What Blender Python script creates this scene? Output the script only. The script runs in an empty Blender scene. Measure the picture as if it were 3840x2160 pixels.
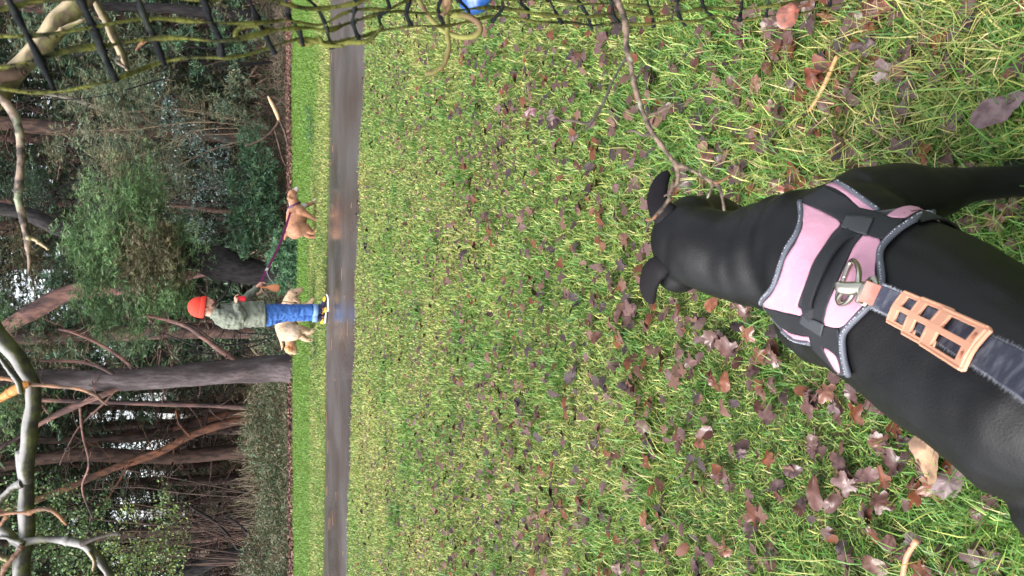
import bpy, bmesh, math, random
import numpy as np
from mathutils import Vector, Matrix, noise
from mathutils.bvhtree import BVHTree
from mathutils.geometry import delaunay_2d_cdt

random.seed(7)
RNG = np.random.default_rng(7)
R = math.radians
scn = bpy.context.scene

# ------------------------------------------------------------------ camera
F = 780.0                       # focal length in pixels of a 1024 wide picture
PITCH = R(20.2)
CAMZ = 1.4
ST, CT = math.sin(PITCH), math.cos(PITCH)
cam_d = bpy.data.cameras.new('camera')
cam = bpy.data.objects.new('camera', cam_d)
scn.collection.objects.link(cam)
cam_d.sensor_width = 36.0
cam_d.lens = F / 1024 * 36.0
cam_d.clip_start = 0.05
cam_d.clip_end = 600
# the phone was held upright but the picture is stored on its side: image left is up
up = Vector((0, ST, CT)); fwd = Vector((0, CT, -ST)); right = Vector((1, 0, 0))
m = Matrix.Identity(4)
for i, v in enumerate((-up, right, -fwd)):
    for k in range(3):
        m[k][i] = v[k]
m.translation = Vector((0, 0, CAMZ))
cam.matrix_world = m
scn.camera = cam
cam_d.dof.use_dof = True; cam_d.dof.focus_distance = 2.6; cam_d.dof.aperture_fstop = 14.0     # small phone lens

# ------------------------------------------------------------------ world, sun, exposure
SUN_EL, SUN_AZ = R(50), R(-115)      # soft light from high on the left, slightly behind the camera
w = bpy.data.worlds.new("World"); scn.world = w
w.use_nodes = True
nt = w.node_tree; nt.nodes.clear()
sky = nt.nodes.new('ShaderNodeTexSky'); sky.sky_type = 'NISHITA'; sky.sun_disc = False
sky.sun_elevation = SUN_EL; sky.sun_rotation = SUN_AZ
sky.air_density = 1.0; sky.dust_density = 3.0; sky.ozone_density = 1.0
hs = nt.nodes.new('ShaderNodeHueSaturation'); hs.inputs['Saturation'].default_value = 0.30
bg = nt.nodes.new('ShaderNodeBackground'); bg.inputs['Strength'].default_value = 0.15
wo = nt.nodes.new('ShaderNodeOutputWorld')
nt.links.new(sky.outputs[0], hs.inputs['Color']); nt.links.new(hs.outputs[0], bg.inputs['Color'])
nt.links.new(bg.outputs[0], wo.inputs['Surface'])
sd = bpy.data.lights.new('sun', 'SUN'); sd.energy = 1.3; sd.angle = R(40); sd.color = (1, 0.97, 0.93)
so = bpy.data.objects.new('sun', sd); scn.collection.objects.link(so)
# direction to the sun: rotation 0 is +Y for the sky texture, clockwise seen from above
sdir = Vector((math.sin(SUN_AZ) * math.cos(SUN_EL), math.cos(SUN_AZ) * math.cos(SUN_EL), math.sin(SUN_EL)))
so.rotation_euler = sdir.to_track_quat('Z', 'Y').to_euler()
so.location = (0, 0, 30)
scn.view_settings.view_transform = 'Standard'
scn.view_settings.look = 'None'
scn.view_settings.exposure = 1.85
scn.view_settings.gamma = 1.0
scn.render.engine = 'CYCLES'
scn.cycles.max_bounces = 6

# ------------------------------------------------------------------ layout helpers
def ray(px, py):
    return Vector((288 - py, F * CT - ST * (px - 512), -F * ST - CT * (px - 512)))
def PZ(px, py, z):              # point of the sight line at height z
    d = ray(px, py); return Vector((0, 0, CAMZ)) + d * ((z - CAMZ) / d.z)
def PY(px, py, y):              # ... at ground distance y
    d = ray(px, py); return Vector((0, 0, CAMZ)) + d * (y / d.y)
def PD(px, py, dep):            # ... at depth dep
    return Vector((0, 0, CAMZ)) + ray(px, py) * (dep / F)

def smooth(a, b, x):
    t = min(1, max(0, (x - a) / (b - a))); return t * t * (3 - 2 * t)
def TZ(x, y):                   # height of the land
    if y < 17.3: return 0.0
    d = y - 17.3
    hill = smooth(-16, 6, x)
    z = 0.02 * d + hill * 14.0 * smooth(14, 75, d) + 0.03 * d * smooth(10, 60, d)
    z += 0.12 * smooth(0, 6, d) * noise.noise(Vector((x * .35, y * .35, 0)))
    return z

# ------------------------------------------------------------------ object helpers
COL = scn.collection
def tag(o, label=None, cat=None, group=None, kind=None):
    if label: o['label'] = label
    if cat: o['category'] = cat
    if group: o['group'] = group
    if kind: o['kind'] = kind
    return o
def mesh_obj(name, me, mat=None, parent=None):
    o = bpy.data.objects.new(name, me); COL.objects.link(o)
    if mat is not None and not me.materials: me.materials.append(mat)
    if parent is not None:
        o.parent = parent
        o.matrix_parent_inverse = Matrix.Translation(-parent.location)
    return o
def empty(name, loc, label, cat, group=None):
    o = bpy.data.objects.new(name, None); COL.objects.link(o); o.location = loc
    o.empty_display_size = 0.1
    return tag(o, label, cat, group)
def bm_obj(name, bm, mat, parent=None, shade=True):
    me = bpy.data.meshes.new(name); bm.to_mesh(me); bm.free()
    if shade:
        me.polygons.foreach_set('use_smooth', [True] * len(me.polygons))
    return mesh_obj(name, me, mat, parent)
def np_mesh(name, V, Fc, n_per, colors=None):
    """V (N,3); Fc (M,k) faces all with k corners"""
    me = bpy.data.meshes.new(name)
    me.vertices.add(len(V)); me.vertices.foreach_set('co', np.asarray(V, dtype=np.float32).ravel())
    M = len(Fc)
    me.loops.add(M * n_per); me.loops.foreach_set('vertex_index', np.asarray(Fc, dtype=np.int32).ravel())
    me.polygons.add(M)
    me.polygons.foreach_set('loop_start', np.arange(0, M * n_per, n_per, dtype=np.int32))
    me.polygons.foreach_set('loop_total', np.full(M, n_per, dtype=np.int32))
    me.update(calc_edges=True)
    if colors is not None:
        ca = me.color_attributes.new('Col', 'FLOAT_COLOR', 'POINT')
        c4 = np.ones((len(V), 4), dtype=np.float32); c4[:, :3] = colors
        ca.data.foreach_set('color', c4.ravel())
    return me

# ------------------------------------------------------------------ materials
def mat(name, base=(.5, .5, .5), rough=.6, spec=.5, bump=None, var=None, attr=False, transl=0, metal=0,
        scale=10, detail=5, coords='Object', sheen=0, ramp=None, stretch=None, objrand=None, coat=0):
    """var=(colour2, scale, sharp) noise mix; bump=(strength, scale, distance)"""
    mt = bpy.data.materials.new(name); mt.use_nodes = True
    nt = mt.node_tree; p = nt.nodes['Principled BSDF']; out = nt.nodes['Material Output']
    L = nt.links.new
    p.inputs['Roughness'].default_value = rough
    p.inputs['Specular IOR Level'].default_value = spec
    p.inputs['Metallic'].default_value = metal
    if sheen:
        p.inputs['Sheen Weight'].default_value = sheen
        p.inputs['Sheen Roughness'].default_value = .4
    if coat: p.inputs['Coat Weight'].default_value = coat; p.inputs['Coat Roughness'].default_value = .15
    tc = nt.nodes.new('ShaderNodeTexCoord'); cs = tc.outputs[coords]
    if stretch:
        mp = nt.nodes.new('ShaderNodeMapping'); mp.inputs['Scale'].default_value = stretch
        L(cs, mp.inputs['Vector']); cs = mp.outputs[0]
    if attr:
        a = nt.nodes.new('ShaderNodeAttribute'); a.attribute_name = 'Col'; src = a.outputs['Color']
    elif objrand:
        oi = nt.nodes.new('ShaderNodeObjectInfo'); cr = nt.nodes.new('ShaderNodeValToRGB')
        el = cr.color_ramp.elements
        for i, c in enumerate(objrand):
            pos = i / len(objrand)
            e = el[i] if i < 2 else el.new(pos)
            e.position = pos; e.color = (*c, 1)
        cr.color_ramp.interpolation = 'LINEAR'
        L(oi.outputs['Random'], cr.inputs[0]); src = cr.outputs[0]
    else:
        rgb = nt.nodes.new('ShaderNodeRGB'); rgb.outputs[0].default_value = (*base, 1); src = rgb.outputs[0]
    if var:
        vs = var if isinstance(var, list) else [var]
        for c2, sc, (lo, hi) in vs:
            n = nt.nodes.new('ShaderNodeTexNoise'); n.inputs['Scale'].default_value = sc; n.inputs['Detail'].default_value = detail
            L(cs, n.inputs['Vector'])
            mr = nt.nodes.new('ShaderNodeMapRange'); mr.inputs['From Min'].default_value = lo; mr.inputs['From Max'].default_value = hi
            L(n.outputs[0], mr.inputs[0])
            mx = nt.nodes.new('ShaderNodeMix'); mx.data_type = 'RGBA'
            if attr or objrand: mx.blend_type = 'MULTIPLY'
            L(mr.outputs[0], mx.inputs[0]); L(src, mx.inputs[6]); mx.inputs[7].default_value = (*c2, 1)
            src = mx.outputs[2]
    L(src, p.inputs['Base Color'])
    if bump:
        bs = bump if isinstance(bump, list) else [bump]
        prev = None
        for st, sc, ds in bs:
            n = nt.nodes.new('ShaderNodeTexNoise'); n.inputs['Scale'].default_value = sc; n.inputs['Detail'].default_value = 6
            L(cs, n.inputs['Vector'])
            b = nt.nodes.new('ShaderNodeBump'); b.inputs['Strength'].default_value = st; b.inputs['Distance'].default_value = ds
            L(n.outputs[0], b.inputs['Height'])
            if prev: L(prev.outputs[0], b.inputs['Normal'])
            prev = b
        L(prev.outputs[0], p.inputs['Normal'])
    if transl:
        t = nt.nodes.new('ShaderNodeBsdfTranslucent'); L(src, t.inputs['Color'])
        ms = nt.nodes.new('ShaderNodeMixShader'); ms.inputs[0].default_value = transl
        L(p.outputs[0], ms.inputs[1]); L(t.outputs[0], ms.inputs[2]); L(ms.outputs[0], out.inputs['Surface'])
    return mt

# ------------------------------------------------------------------ geometry helpers
def frames(pts, ref=None):
    n = len(pts); T = []
    for i in range(n):
        a = pts[max(0, i - 1)]; b = pts[min(n - 1, i + 1)]
        t = (b - a); t = t.normalized() if t.length > 1e-9 else Vector((0, 0, 1)); T.append(t)
    out = []; prev = None
    for t in T:
        r = ref if ref is not None else (prev if prev is not None else (Vector((0, 0, 1)) if abs(t.z) < .8 else Vector((1, 0, 0))))
        u = r - t * r.dot(t)
        if u.length < 1e-5:
            r = Vector((0.3, 1, 0.2)); u = r - t * r.dot(t)
        u.normalize(); v = t.cross(u)
        out.append((t, u, v)); prev = u
    return out
def tube(bm, pts, rad, n=8, ref=None, cap=True):
    pts = [Vector(p) for p in pts]
    if not isinstance(rad, (list, tuple)): rad = [rad] * len(pts)
    fr = frames(pts, ref); rings = []
    for p, r, (t, u, v) in zip(pts, rad, fr):
        ra, rb = r if isinstance(r, (list, tuple)) else (r, r)
        rings.append([bm.verts.new(p + u * (math.cos(2 * math.pi * k / n) * ra) + v * (math.sin(2 * math.pi * k / n) * rb)) for k in range(n)])
    for a, b in zip(rings, rings[1:]):
        for k in range(n):
            bm.faces.new((a[k], a[(k + 1) % n], b[(k + 1) % n], b[k]))
    if cap:
        bm.faces.new(list(reversed(rings[0]))); bm.faces.new(rings[-1])
    return rings
def ball(bm, c, r, rot=None, seg=14, rings=9):
    r = r if isinstance(r, (list, tuple)) else (r, r, r)
    M = Matrix.Translation(Vector(c))
    if rot is not None: M = M @ rot
    M = M @ Matrix.Diagonal((r[0], r[1], r[2], 1))
    bmesh.ops.create_uvsphere(bm, u_segments=seg, v_segments=rings, radius=1, matrix=M)
def limb(bm, pts, rad, n=12, ref=None, sub=5):
    """tube with round ends through a smooth curve"""
    P, Rr = spline(pts, rad, sub)
    tube(bm, P, Rr, n, ref)
    for p, r in ((P[0], Rr[0]), (P[-1], Rr[-1])):
        rr = min(r) if isinstance(r, (list, tuple)) else r
        ball(bm, p, rr * .98, seg=12, rings=8)
def spline(pts, rad=None, sub=5):
    pts = [Vector(p) for p in pts]; n = len(pts)
    if rad is None: rad = [1.0] * n
    if not isinstance(rad, (list, tuple)): rad = [rad] * n
    rv = [Vector((r[0], r[1], 0)) if isinstance(r, (list, tuple)) else Vector((r, r, 0)) for r in rad]
    two = any(isinstance(r, (list, tuple)) for r in rad)
    def cr(a, b, c, d, t):
        return 0.5 * ((2 * b) + (c - a) * t + (2 * a - 5 * b + 4 * c - d) * t * t + (3 * b - a - 3 * c + d) * t ** 3)
    P, Q = [], []
    for i in range(n - 1):
        a, b, c, d = pts[max(0, i - 1)], pts[i], pts[i + 1], pts[min(n - 1, i + 2)]
        ra, rb = rv[i], rv[i + 1]
        for s in range(sub):
            t = s / sub; P.append(cr(a, b, c, d, t)); Q.append(ra.lerp(rb, t))
    P.append(pts[-1]); Q.append(rv[-1])
    return P, [(q.x, q.y) if two else q.x for q in Q]
def remesh(bm, voxel, smooth_it=4, fac=.5, dec=None):
    me = bpy.data.meshes.new('tmp'); bm.to_mesh(me); bm.free()
    o = bpy.data.objects.new('tmp', me); COL.objects.link(o)
    md = o.modifiers.new('r', 'REMESH'); md.mode = 'VOXEL'; md.voxel_size = voxel
    ms = o.modifiers.new('s', 'SMOOTH'); ms.factor = fac; ms.iterations = smooth_it
    dg = bpy.context.evaluated_depsgraph_get(); dg.update()
    nm = bpy.data.meshes.new_from_object(o.evaluated_get(dg))
    bpy.data.objects.remove(o); bpy.data.meshes.remove(me)
    nm.polygons.foreach_set('use_smooth', [True] * len(nm.polygons))
    return nm
def paint(me, fn):
    ca = me.color_attributes.new('Col', 'FLOAT_COLOR', 'POINT')
    data = []
    for v in me.vertices:
        c = fn(v.co); data.extend((c[0], c[1], c[2], 1.0))
    ca.data.foreach_set('color', data)

# ================================================================== GROUND, PATH, GRASS, LEAVES
def near_edge(x):
    xc = max(-6, min(6, x)); return 8.87 - .215 * xc - .1 * (x - xc) + .05 * math.sin(x * 1.7) + .03 * math.sin(x * 4.3 + 1)
def far_edge(x):
    return 11.58 - .1 * x + .04 * math.sin(x * 1.3 + 2) + .02 * math.sin(x * 5.1)

M_ground = mat('ground_soil', (.055, .05, .02), .9, .2, var=[((.05, .085, .018), 3.0, (.35, .65)), ((.075, .05, .03), 11, (.5, .7))], bump=(.6, 25, .03))
# woodland floor takes over beyond the mown verge
def forest_floor_mix(mt):
    nt = mt.node_tree; p = nt.nodes['Principled BSDF']; L = nt.links.new
    src = p.inputs['Base Color'].links[0].from_socket
    tc = nt.nodes.new('ShaderNodeTexCoord'); sx = nt.nodes.new('ShaderNodeSeparateXYZ'); L(tc.outputs['Object'], sx.inputs[0])
    n = nt.nodes.new('ShaderNodeTexNoise'); n.inputs['Scale'].default_value = 1.2; n.inputs['Detail'].default_value = 8; L(tc.outputs['Object'], n.inputs['Vector'])
    ad = nt.nodes.new('ShaderNodeMath'); ad.operation = 'MULTIPLY_ADD'; L(n.outputs[0], ad.inputs[0]); ad.inputs[1].default_value = .9; L(sx.outputs[1], ad.inputs[2])
    mr = nt.nodes.new('ShaderNodeMapRange'); mr.inputs['From Min'].default_value = 17.8; mr.inputs['From Max'].default_value = 18.0; L(ad.outputs[0], mr.inputs[0])
    n2 = nt.nodes.new('ShaderNodeTexNoise'); n2.inputs['Scale'].default_value = 5; n2.inputs['Detail'].default_value = 10; L(tc.outputs['Object'], n2.inputs['Vector'])
    cr = nt.nodes.new('ShaderNodeValToRGB'); L(n2.outputs[0], cr.inputs[0])
    e = cr.color_ramp.elements; e[0].position = .35; e[0].color = (.018, .011, .008, 1); e[1].position = .7; e[1].color = (.10, .062, .042, 1)
    k = e.new(.52); k.color = (.05, .032, .022, 1)
    mx = nt.nodes.new('ShaderNodeMix'); mx.data_type = 'RGBA'; L(mr.outputs[0], mx.inputs[0]); L(src, mx.inputs[6]); L(cr.outputs[0], mx.inputs[7])
    L(mx.outputs[2], p.inputs['Base Color'])
forest_floor_mix(M_ground)

xs = np.concatenate([np.linspace(-260, -32, 20), np.linspace(-30, 30, 121), np.linspace(32, 260, 20)])
ys = np.concatenate([np.linspace(-60, 16.5, 24), np.linspace(17.3, 80, 126), np.linspace(84, 400, 24)])
V = [(x, y, TZ(x, y)) for y in ys for x in xs]
nx = len(xs); Fc = [(j * nx + i, j * nx + i + 1, (j + 1) * nx + i + 1, (j + 1) * nx + i) for j in range(len(ys) - 1) for i in range(nx - 1)]
g_me = np_mesh('ground', V, Fc, 4); g_me.polygons.foreach_set('use_smooth', [True] * len(Fc))
tag(mesh_obj('ground', g_me, M_ground), kind='structure')

# wet tarmac path
M_path = bpy.data.materials.new('wet_tarmac'); M_path.use_nodes = True
def build_path_mat():
    nt = M_path.node_tree; p = nt.nodes['Principled BSDF']; L = nt.links.new
    tc = nt.nodes.new('ShaderNodeTexCoord')
    mp = nt.nodes.new('ShaderNodeMapping'); mp.inputs['Scale'].default_value = (.55, 1.0, 1); L(tc.outputs['Object'], mp.inputs['Vector'])
    wet = nt.nodes.new('ShaderNodeTexNoise'); wet.inputs['Scale'].default_value = .75; wet.inputs['Detail'].default_value = 1.5; L(mp.outputs[0], wet.inputs['Vector'])
    r = nt.nodes.new('ShaderNodeMapRange'); r.inputs['From Min'].default_value = .38; r.inputs['From Max'].default_value = .64
    r.inputs['To Min'].default_value = .46; r.inputs['To Max'].default_value = .17; L(wet.outputs[0], r.inputs[0]); L(r.outputs[0], p.inputs['Roughness'])
    c = nt.nodes.new('ShaderNodeTexNoise'); c.inputs['Scale'].default_value = 1.6; c.inputs['Detail'].default_value = 8; L(tc.outputs['Object'], c.inputs['Vector'])
    cr = nt.nodes.new('ShaderNodeValToRGB'); L(c.outputs[0], cr.inputs[0]); e = cr.color_ramp.elements
    e[0].position = .3; e[0].color = (.050, .036, .031, 1); e[1].position = .72; e[1].color = (.076, .070, .070, 1)
    g = nt.nodes.new('ShaderNodeTexNoise'); g.inputs['Scale'].default_value = 140; g.inputs['Detail'].default_value = 2; L(tc.outputs['Object'], g.inputs['Vector'])
    mg = nt.nodes.new('ShaderNodeMapRange'); mg.inputs['From Min'].default_value = .3; mg.inputs['From Max'].default_value = .75; mg.inputs['To Min'].default_value = .6; mg.inputs['To Max'].default_value = 1.5; L(g.outputs[0], mg.inputs[0])
    mm = nt.nodes.new('ShaderNodeMix'); mm.data_type = 'RGBA'; mm.blend_type = 'MULTIPLY'; mm.inputs[0].default_value = 1; L(cr.outputs[0], mm.inputs[6]); L(mg.outputs[0], mm.inputs[7])
    L(mm.outputs[2], p.inputs['Base Color'])
    b = nt.nodes.new('ShaderNodeBump'); b.inputs['Distance'].default_value = .003; L(g.outputs[0], b.inputs['Height'])
    rb = nt.nodes.new('ShaderNodeMapRange'); rb.inputs['From Min'].default_value = .42; rb.inputs['From Max'].default_value = .6; rb.inputs['To Min'].default_value = .5; rb.inputs['To Max'].default_value = .03; L(wet.outputs[0], rb.inputs[0]); L(rb.outputs[0], b.inputs['Strength'])
    L(b.outputs[0], p.inputs['Normal'])
    p.inputs['Specular IOR Level'].default_value = .5
build_path_mat()
pv = []; pf = []
px_ = np.linspace(-60, 60, 601)
for i, x in enumerate(px_):
    a, b = near_edge(x), far_edge(x)
    for k in range(5):
        t = k / 4; y = a + (b - a) * t; pv.append((x, y, .004 + .03 * math.sin(math.pi * t)))
    if i:
        for k in range(4): pf.append(((i - 1) * 5 + k, i * 5 + k, i * 5 + k + 1, (i - 1) * 5 + k + 1))
p_me = np_mesh('path', pv, pf, 4); p_me.polygons.foreach_set('use_smooth', [True] * len(pf))
tag(mesh_obj('path', p_me, M_path), kind='structure')

# ---- grass
def fnoise(x, y, s, seed):
    r = np.random.default_rng(seed); v = np.zeros_like(x)
    for k in range(7):
        a = r.uniform(0, 2 * math.pi); f = s * r.uniform(.6, 1.9); ph = r.uniform(0, 6.28)
        v += np.sin((x * math.cos(a) + y * math.sin(a)) * f + ph)
    return v / 7 ** .5
def blades(x, y, L, W, tilt, col, z0=0.0):
    n = len(x); az = RNG.uniform(0, 2 * math.pi, n)
    dx, dy = np.cos(az), np.sin(az)
    hx = np.sin(tilt) * dx; hy = np.sin(tilt) * dy; hz = np.cos(tilt)
    t2 = np.minimum(tilt + RNG.uniform(.2, .9, n), 1.75)
    gx, gy, gz = np.sin(t2) * dx, np.sin(t2) * dy, np.cos(t2)
    wa = az + math.pi / 2 + RNG.uniform(-.6, .6, n); wx, wy = np.cos(wa) * W / 2, np.sin(wa) * W / 2
    P = np.zeros((n, 5, 3), dtype=np.float32)
    mx, my, mz = x + hx * L * .5, y + hy * L * .5, z0 + hz * L * .5
    P[:, 0] = np.stack([x - wx, y - wy, np.full(n, 0) + z0 - .004], 1); P[:, 1] = np.stack([x + wx, y + wy, np.full(n, 0) + z0 - .004], 1)
    P[:, 2] = np.stack([mx - wx * .85, my - wy * .85, mz], 1); P[:, 3] = np.stack([mx + wx * .85, my + wy * .85, mz], 1)
    P[:, 4] = np.stack([mx + gx * L * .5, my + gy * L * .5, np.maximum(mz + gz * L * .5, z0 + .003)], 1)
    b = np.arange(n) * 5
    T = np.stack([b, b + 1, b + 3, b, b + 3, b + 2, b + 2, b + 3, b + 4], 1).reshape(-1, 3)
    c = np.repeat(col[:, None, :], 5, 1); c[:, 0:2] *= .45; c[:, 2:4] *= .9  # roots darkened: shade between the blades put into the colour
    return P.reshape(-1, 3), T, c.reshape(-1, 3)
M_grass = mat('grass_blades', attr=True, rough=.42, spec=.42, transl=.35)
GREEN = np.array([(.10, .235, .04), (.20, .32, .07), (.34, .39, .10), (.46, .45, .14), (.54, .43, .21), (.06, .16, .035)])
def grass_cols(x, y, base_w):
    n = len(x); q = fnoise(x, y, 5.5, 3) * .5 + fnoise(x, y, 1.3, 5) * .4
    W = np.tile(np.array(base_w, dtype=float), (n, 1))
    W[:, 0] *= np.exp(q * 1.0); W[:, 1] *= np.exp(q * .6); W[:, 3] *= np.exp(-q * .9); W[:, 4] *= np.exp(-q * 1.1)
    W /= W.sum(1, keepdims=True); cs = np.cumsum(W, 1); r = RNG.random((n, 1))
    idx = (r > cs).sum(1).clip(0, 5)
    return GREEN[idx] * RNG.uniform(.6, 1.55, (n, 1))
def lawn():
    VV, TT, CC = [], [], []; off = 0
    def add(x, y, L, W, tilt, col):
        nonlocal off
        v, t, c = blades(x, y, L, W, tilt, col); VV.append(v); TT.append(t + off); CC.append(c); off += len(v)
    # near lawn, rings of distance; denser and finer close by
    N = 380000
    u = RNG.random(N); y = .75 + (9.6 - .75) * u ** 1.05
    x = (RNG.random(N) - .5) * (1.05 + y * .98)
    ne = np.array([near_edge(a) for a in x[::1]]) if N < 1000 else (8.87 - .215 * np.clip(x, -6, 6) + .05 * np.sin(x * 1.7) + .03 * np.sin(x * 4.3 + 1))
    keep = y < ne + .05 * RNG.random(N); x, y = x[keep], y[keep]; n = len(x)
    # thin patches
    thin = fnoise(x, y, 8, 11); k2 = RNG.random(n) < np.clip(1.0 - .35 * (thin > 1.0), 0, 1); x, y = x[k2], y[k2]; n = len(x)
    L = RNG.uniform(.026, .054, n) * (1 + .35 * fnoise(x, y, 3, 9).clip(-1, 1)); L *= np.clip(1.35 - .05 * y, .85, 1.3)
    W = np.clip(.0027 + .00050 * y, 0, .0070) * RNG.uniform(.7, 1.3, n)
    tilt = RNG.beta(2.2, 1.6, n) * 1.45
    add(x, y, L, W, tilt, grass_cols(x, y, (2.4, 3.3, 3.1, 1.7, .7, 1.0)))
    # longer rank tufts toward the photographer
    N = 34000; y = .72 + 1.9 * RNG.random(N) ** 1.3; x = (RNG.random(N) - .5) * (1.1 + y * .98)
    q = fnoise(x, y, 6, 21) + (x > .1) * .5 - (y - 1.2) * .7; k = q > .15; x, y = x[k], y[k]; n = len(x)
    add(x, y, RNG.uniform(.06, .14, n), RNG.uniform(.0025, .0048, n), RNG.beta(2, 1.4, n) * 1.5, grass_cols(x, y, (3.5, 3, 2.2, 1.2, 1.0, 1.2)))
    # tufts of darker coarse grass here and there
    for _ in range(150):
        cy = RNG.uniform(1.0, 7.5); cx = (RNG.random() - .5) * (1 + cy * .95); n = 90
        x = cx + RNG.normal(0, .05, n); y = cy + RNG.normal(0, .05, n)
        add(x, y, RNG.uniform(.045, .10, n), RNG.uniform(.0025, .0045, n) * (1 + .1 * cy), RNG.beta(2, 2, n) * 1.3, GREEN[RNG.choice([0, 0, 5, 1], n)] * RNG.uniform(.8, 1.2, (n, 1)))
    return np.concatenate(VV), np.concatenate(TT), np.concatenate(CC)
v, t, c = lawn()
tag(mesh_obj('lawn_grass', np_mesh('lawn_grass', v, t, 3, c), M_grass), 'patchy yellow green lawn grass on the near side of the path', 'grass', kind='stuff')
def verge():
    N = 190000
    y = 10.9 + 7.0 * RNG.random(N); x = (RNG.random(N) - .5) * 16.5
    fe = 11.58 - .1 * x + .04 * np.sin(x * 1.3 + 2)
    k = (y > fe - .03) & (y < 17.75 + .25 * fnoise(x, y, 2, 31)); x, y = x[k], y[k]; n = len(x)
    fe = fe[k]; z0 = 0
    back = np.clip((y - fe - 1.6 + .4 * fnoise(x, y, 1.2, 33)) / .8, 0, 1)
    L = RNG.uniform(.03, .065, n) * (1 + .3 * back); W = RNG.uniform(.006, .010, n)
    col = grass_cols(x, y, (2.0, 3.2, 3.2, 1.8, .7, .8))
    lush = np.array([(.13, .27, .045)]) * RNG.uniform(.75, 1.3, (n, 1)) + np.array([(.05, .03, .0)]) * RNG.random((n, 1))
    col = col * (1 - back[:, None]) + lush * back[:, None]
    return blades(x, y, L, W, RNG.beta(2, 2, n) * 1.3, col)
v, t, c = verge()
tag(mesh_obj('verge_grass', np_mesh('verge_grass', v, t, 3, c), M_grass), 'bright green mown verge grass between the path and the wood', 'grass', kind='stuff')

# ---- fallen leaves
def leaf_outline(kind, rnd):
    pts = []
    n = 44
    for i in range(n):
        a = 2 * math.pi * i / n
        if kind == 'maple':
            lob = max(0, math.cos(2.5 * (a - math.pi / 2))) ** .7 if True else 0
            r = .52 + .48 * abs(math.cos(2.5 * (a - math.pi / 2))) ** 1.5
            r *= .75 + .25 * math.cos(a - math.pi / 2)
            r += .045 * math.sin(a * 15)
        elif kind == 'oak':
            r = .62 / math.sqrt((math.cos(a) / .62) ** 2 + (math.sin(a)) ** 2) * 1.35
            r *= 1 - .2 * abs(math.sin(a * 5.0)) ** 1.5
        elif kind == 'ovate':
            r = .6 / math.sqrt((math.cos(a) / .55) ** 2 + (math.sin(a)) ** 2) * 1.45 * (1 + .1 * math.cos(a - math.pi / 2) ** 3)
            r += .015 * math.sin(a * 21)
        r *= 1 + rnd.uniform(-.06, .06)
        pts.append((r * math.cos(a), r * math.sin(a)))
    return pts
def leaf_mesh(kind, seed, curl, stalk=True):
    rnd = random.Random(seed); o = leaf_outline(kind, rnd); n = len(o)
    V = [(0, 0, 0)]; ks = (.35, .7, 1.0)
    fold = rnd.uniform(-.1, .5) * curl; ph = rnd.uniform(0, 6.28)
    def Z(x, y, k):
        return fold * abs(x) + curl * .35 * k * k * math.sin(2 * math.atan2(y, x) + ph) + curl * .55 * (noise.noise(Vector((x * 1.7 + ph, y * 1.7, seed))) - noise.noise(Vector((ph, 0, seed)))) - .15 * curl * y * y
    for k in ks:
        for x, y in o: V.append((x * k, y * k, Z(x * k, y * k, k)))
    Fc = [(0, 1 + i, 1 + (i + 1) % n, 1 + (i + 1) % n) for i in range(n)]
    bm = bmesh.new(); vs = [bm.verts.new(v) for v in V]
    for i in range(n): bm.faces.new((vs[0], vs[1 + i], vs[1 + (i + 1) % n]))
    for q in range(2):
        for i in range(n):
            a, b = 1 + q * n + i, 1 + q * n + (i + 1) % n
            bm.faces.new((vs[a], vs[a + n], vs[b + n], vs[b]))
    if stalk:
        tube(bm, [(0, -.2, Z(0, -.2, .3) + .01), (0, -.7, Z(0, -.7, .9) + .01), (.08, -1.2, .05), (.2, -1.5, 0)], [.03, .03, .025, .03], 4)
    me = bpy.data.meshes.new('leaf'); bm.to_mesh(me); bm.free()
    me.polygons.foreach_set('use_smooth', [True] * len(me.polygons)); return me
LEAF_COL = [(0.053, 0.027, 0.025), (0.094, 0.048, 0.042), (0.123, 0.066, 0.060), (0.070, 0.023, 0.013), (0.139, 0.043, 0.017), (0.164, 0.083, 0.059), (0.045, 0.026, 0.028), (0.098, 0.049, 0.042)]
M_leaf = mat('dead_leaf', objrand=LEAF_COL, rough=.34, spec=.5, var=((.68, .62, .60), 2.2, (.45, .62)), bump=(.5, 4, .0012))
M_leaf_tan = mat('tan_leaf', (.36, .23, .14), rough=.5, spec=.4, var=((.20, .12, .08), 2.5, (.45, .6)), bump=(.6, 4, .002))
M_leaf_purple = mat('purple_leaf', (.13, .085, .088), rough=.45, spec=.4, var=((.07, .04, .04), 2, (.45, .6)), bump=(.6, 4, .0016))
M_leaf_red = mat('red_leaf', (.22, .07, .045), rough=.35, spec=.6, var=((.10, .04, .03), 3, (.45, .6)), bump=(.6, 4, .0016))
LEAVES = [(leaf_mesh(k, s, cu), lab) for k, s, cu, lab in (
    ('maple', 1, .22, 'maple'), ('maple', 2, .3, 'maple'), ('oak', 3, .3, 'oak'), ('ovate', 4, .45, 'oval'), ('ovate', 5, .35, 'oval'), ('maple', 6, .25, 'maple'), ('oak', 7, .4, 'oak'))]
for me, _ in LEAVES: me.materials.append(M_leaf)
def leaf_rot(rnd, tilt=.35):
    return Matrix.Rotation(rnd.uniform(0, 6.28), 4, 'Z') @ Matrix.Rotation(rnd.gauss(0, tilt), 4, 'X') @ Matrix.Rotation(rnd.gauss(0, tilt), 4, 'Y')
lab_leaf = {'maple': 'lobed brown leaf', 'oak': 'wavy edged brown leaf', 'oval': 'smooth edged brown leaf'}
rl = random.Random(11); spots = []
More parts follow.
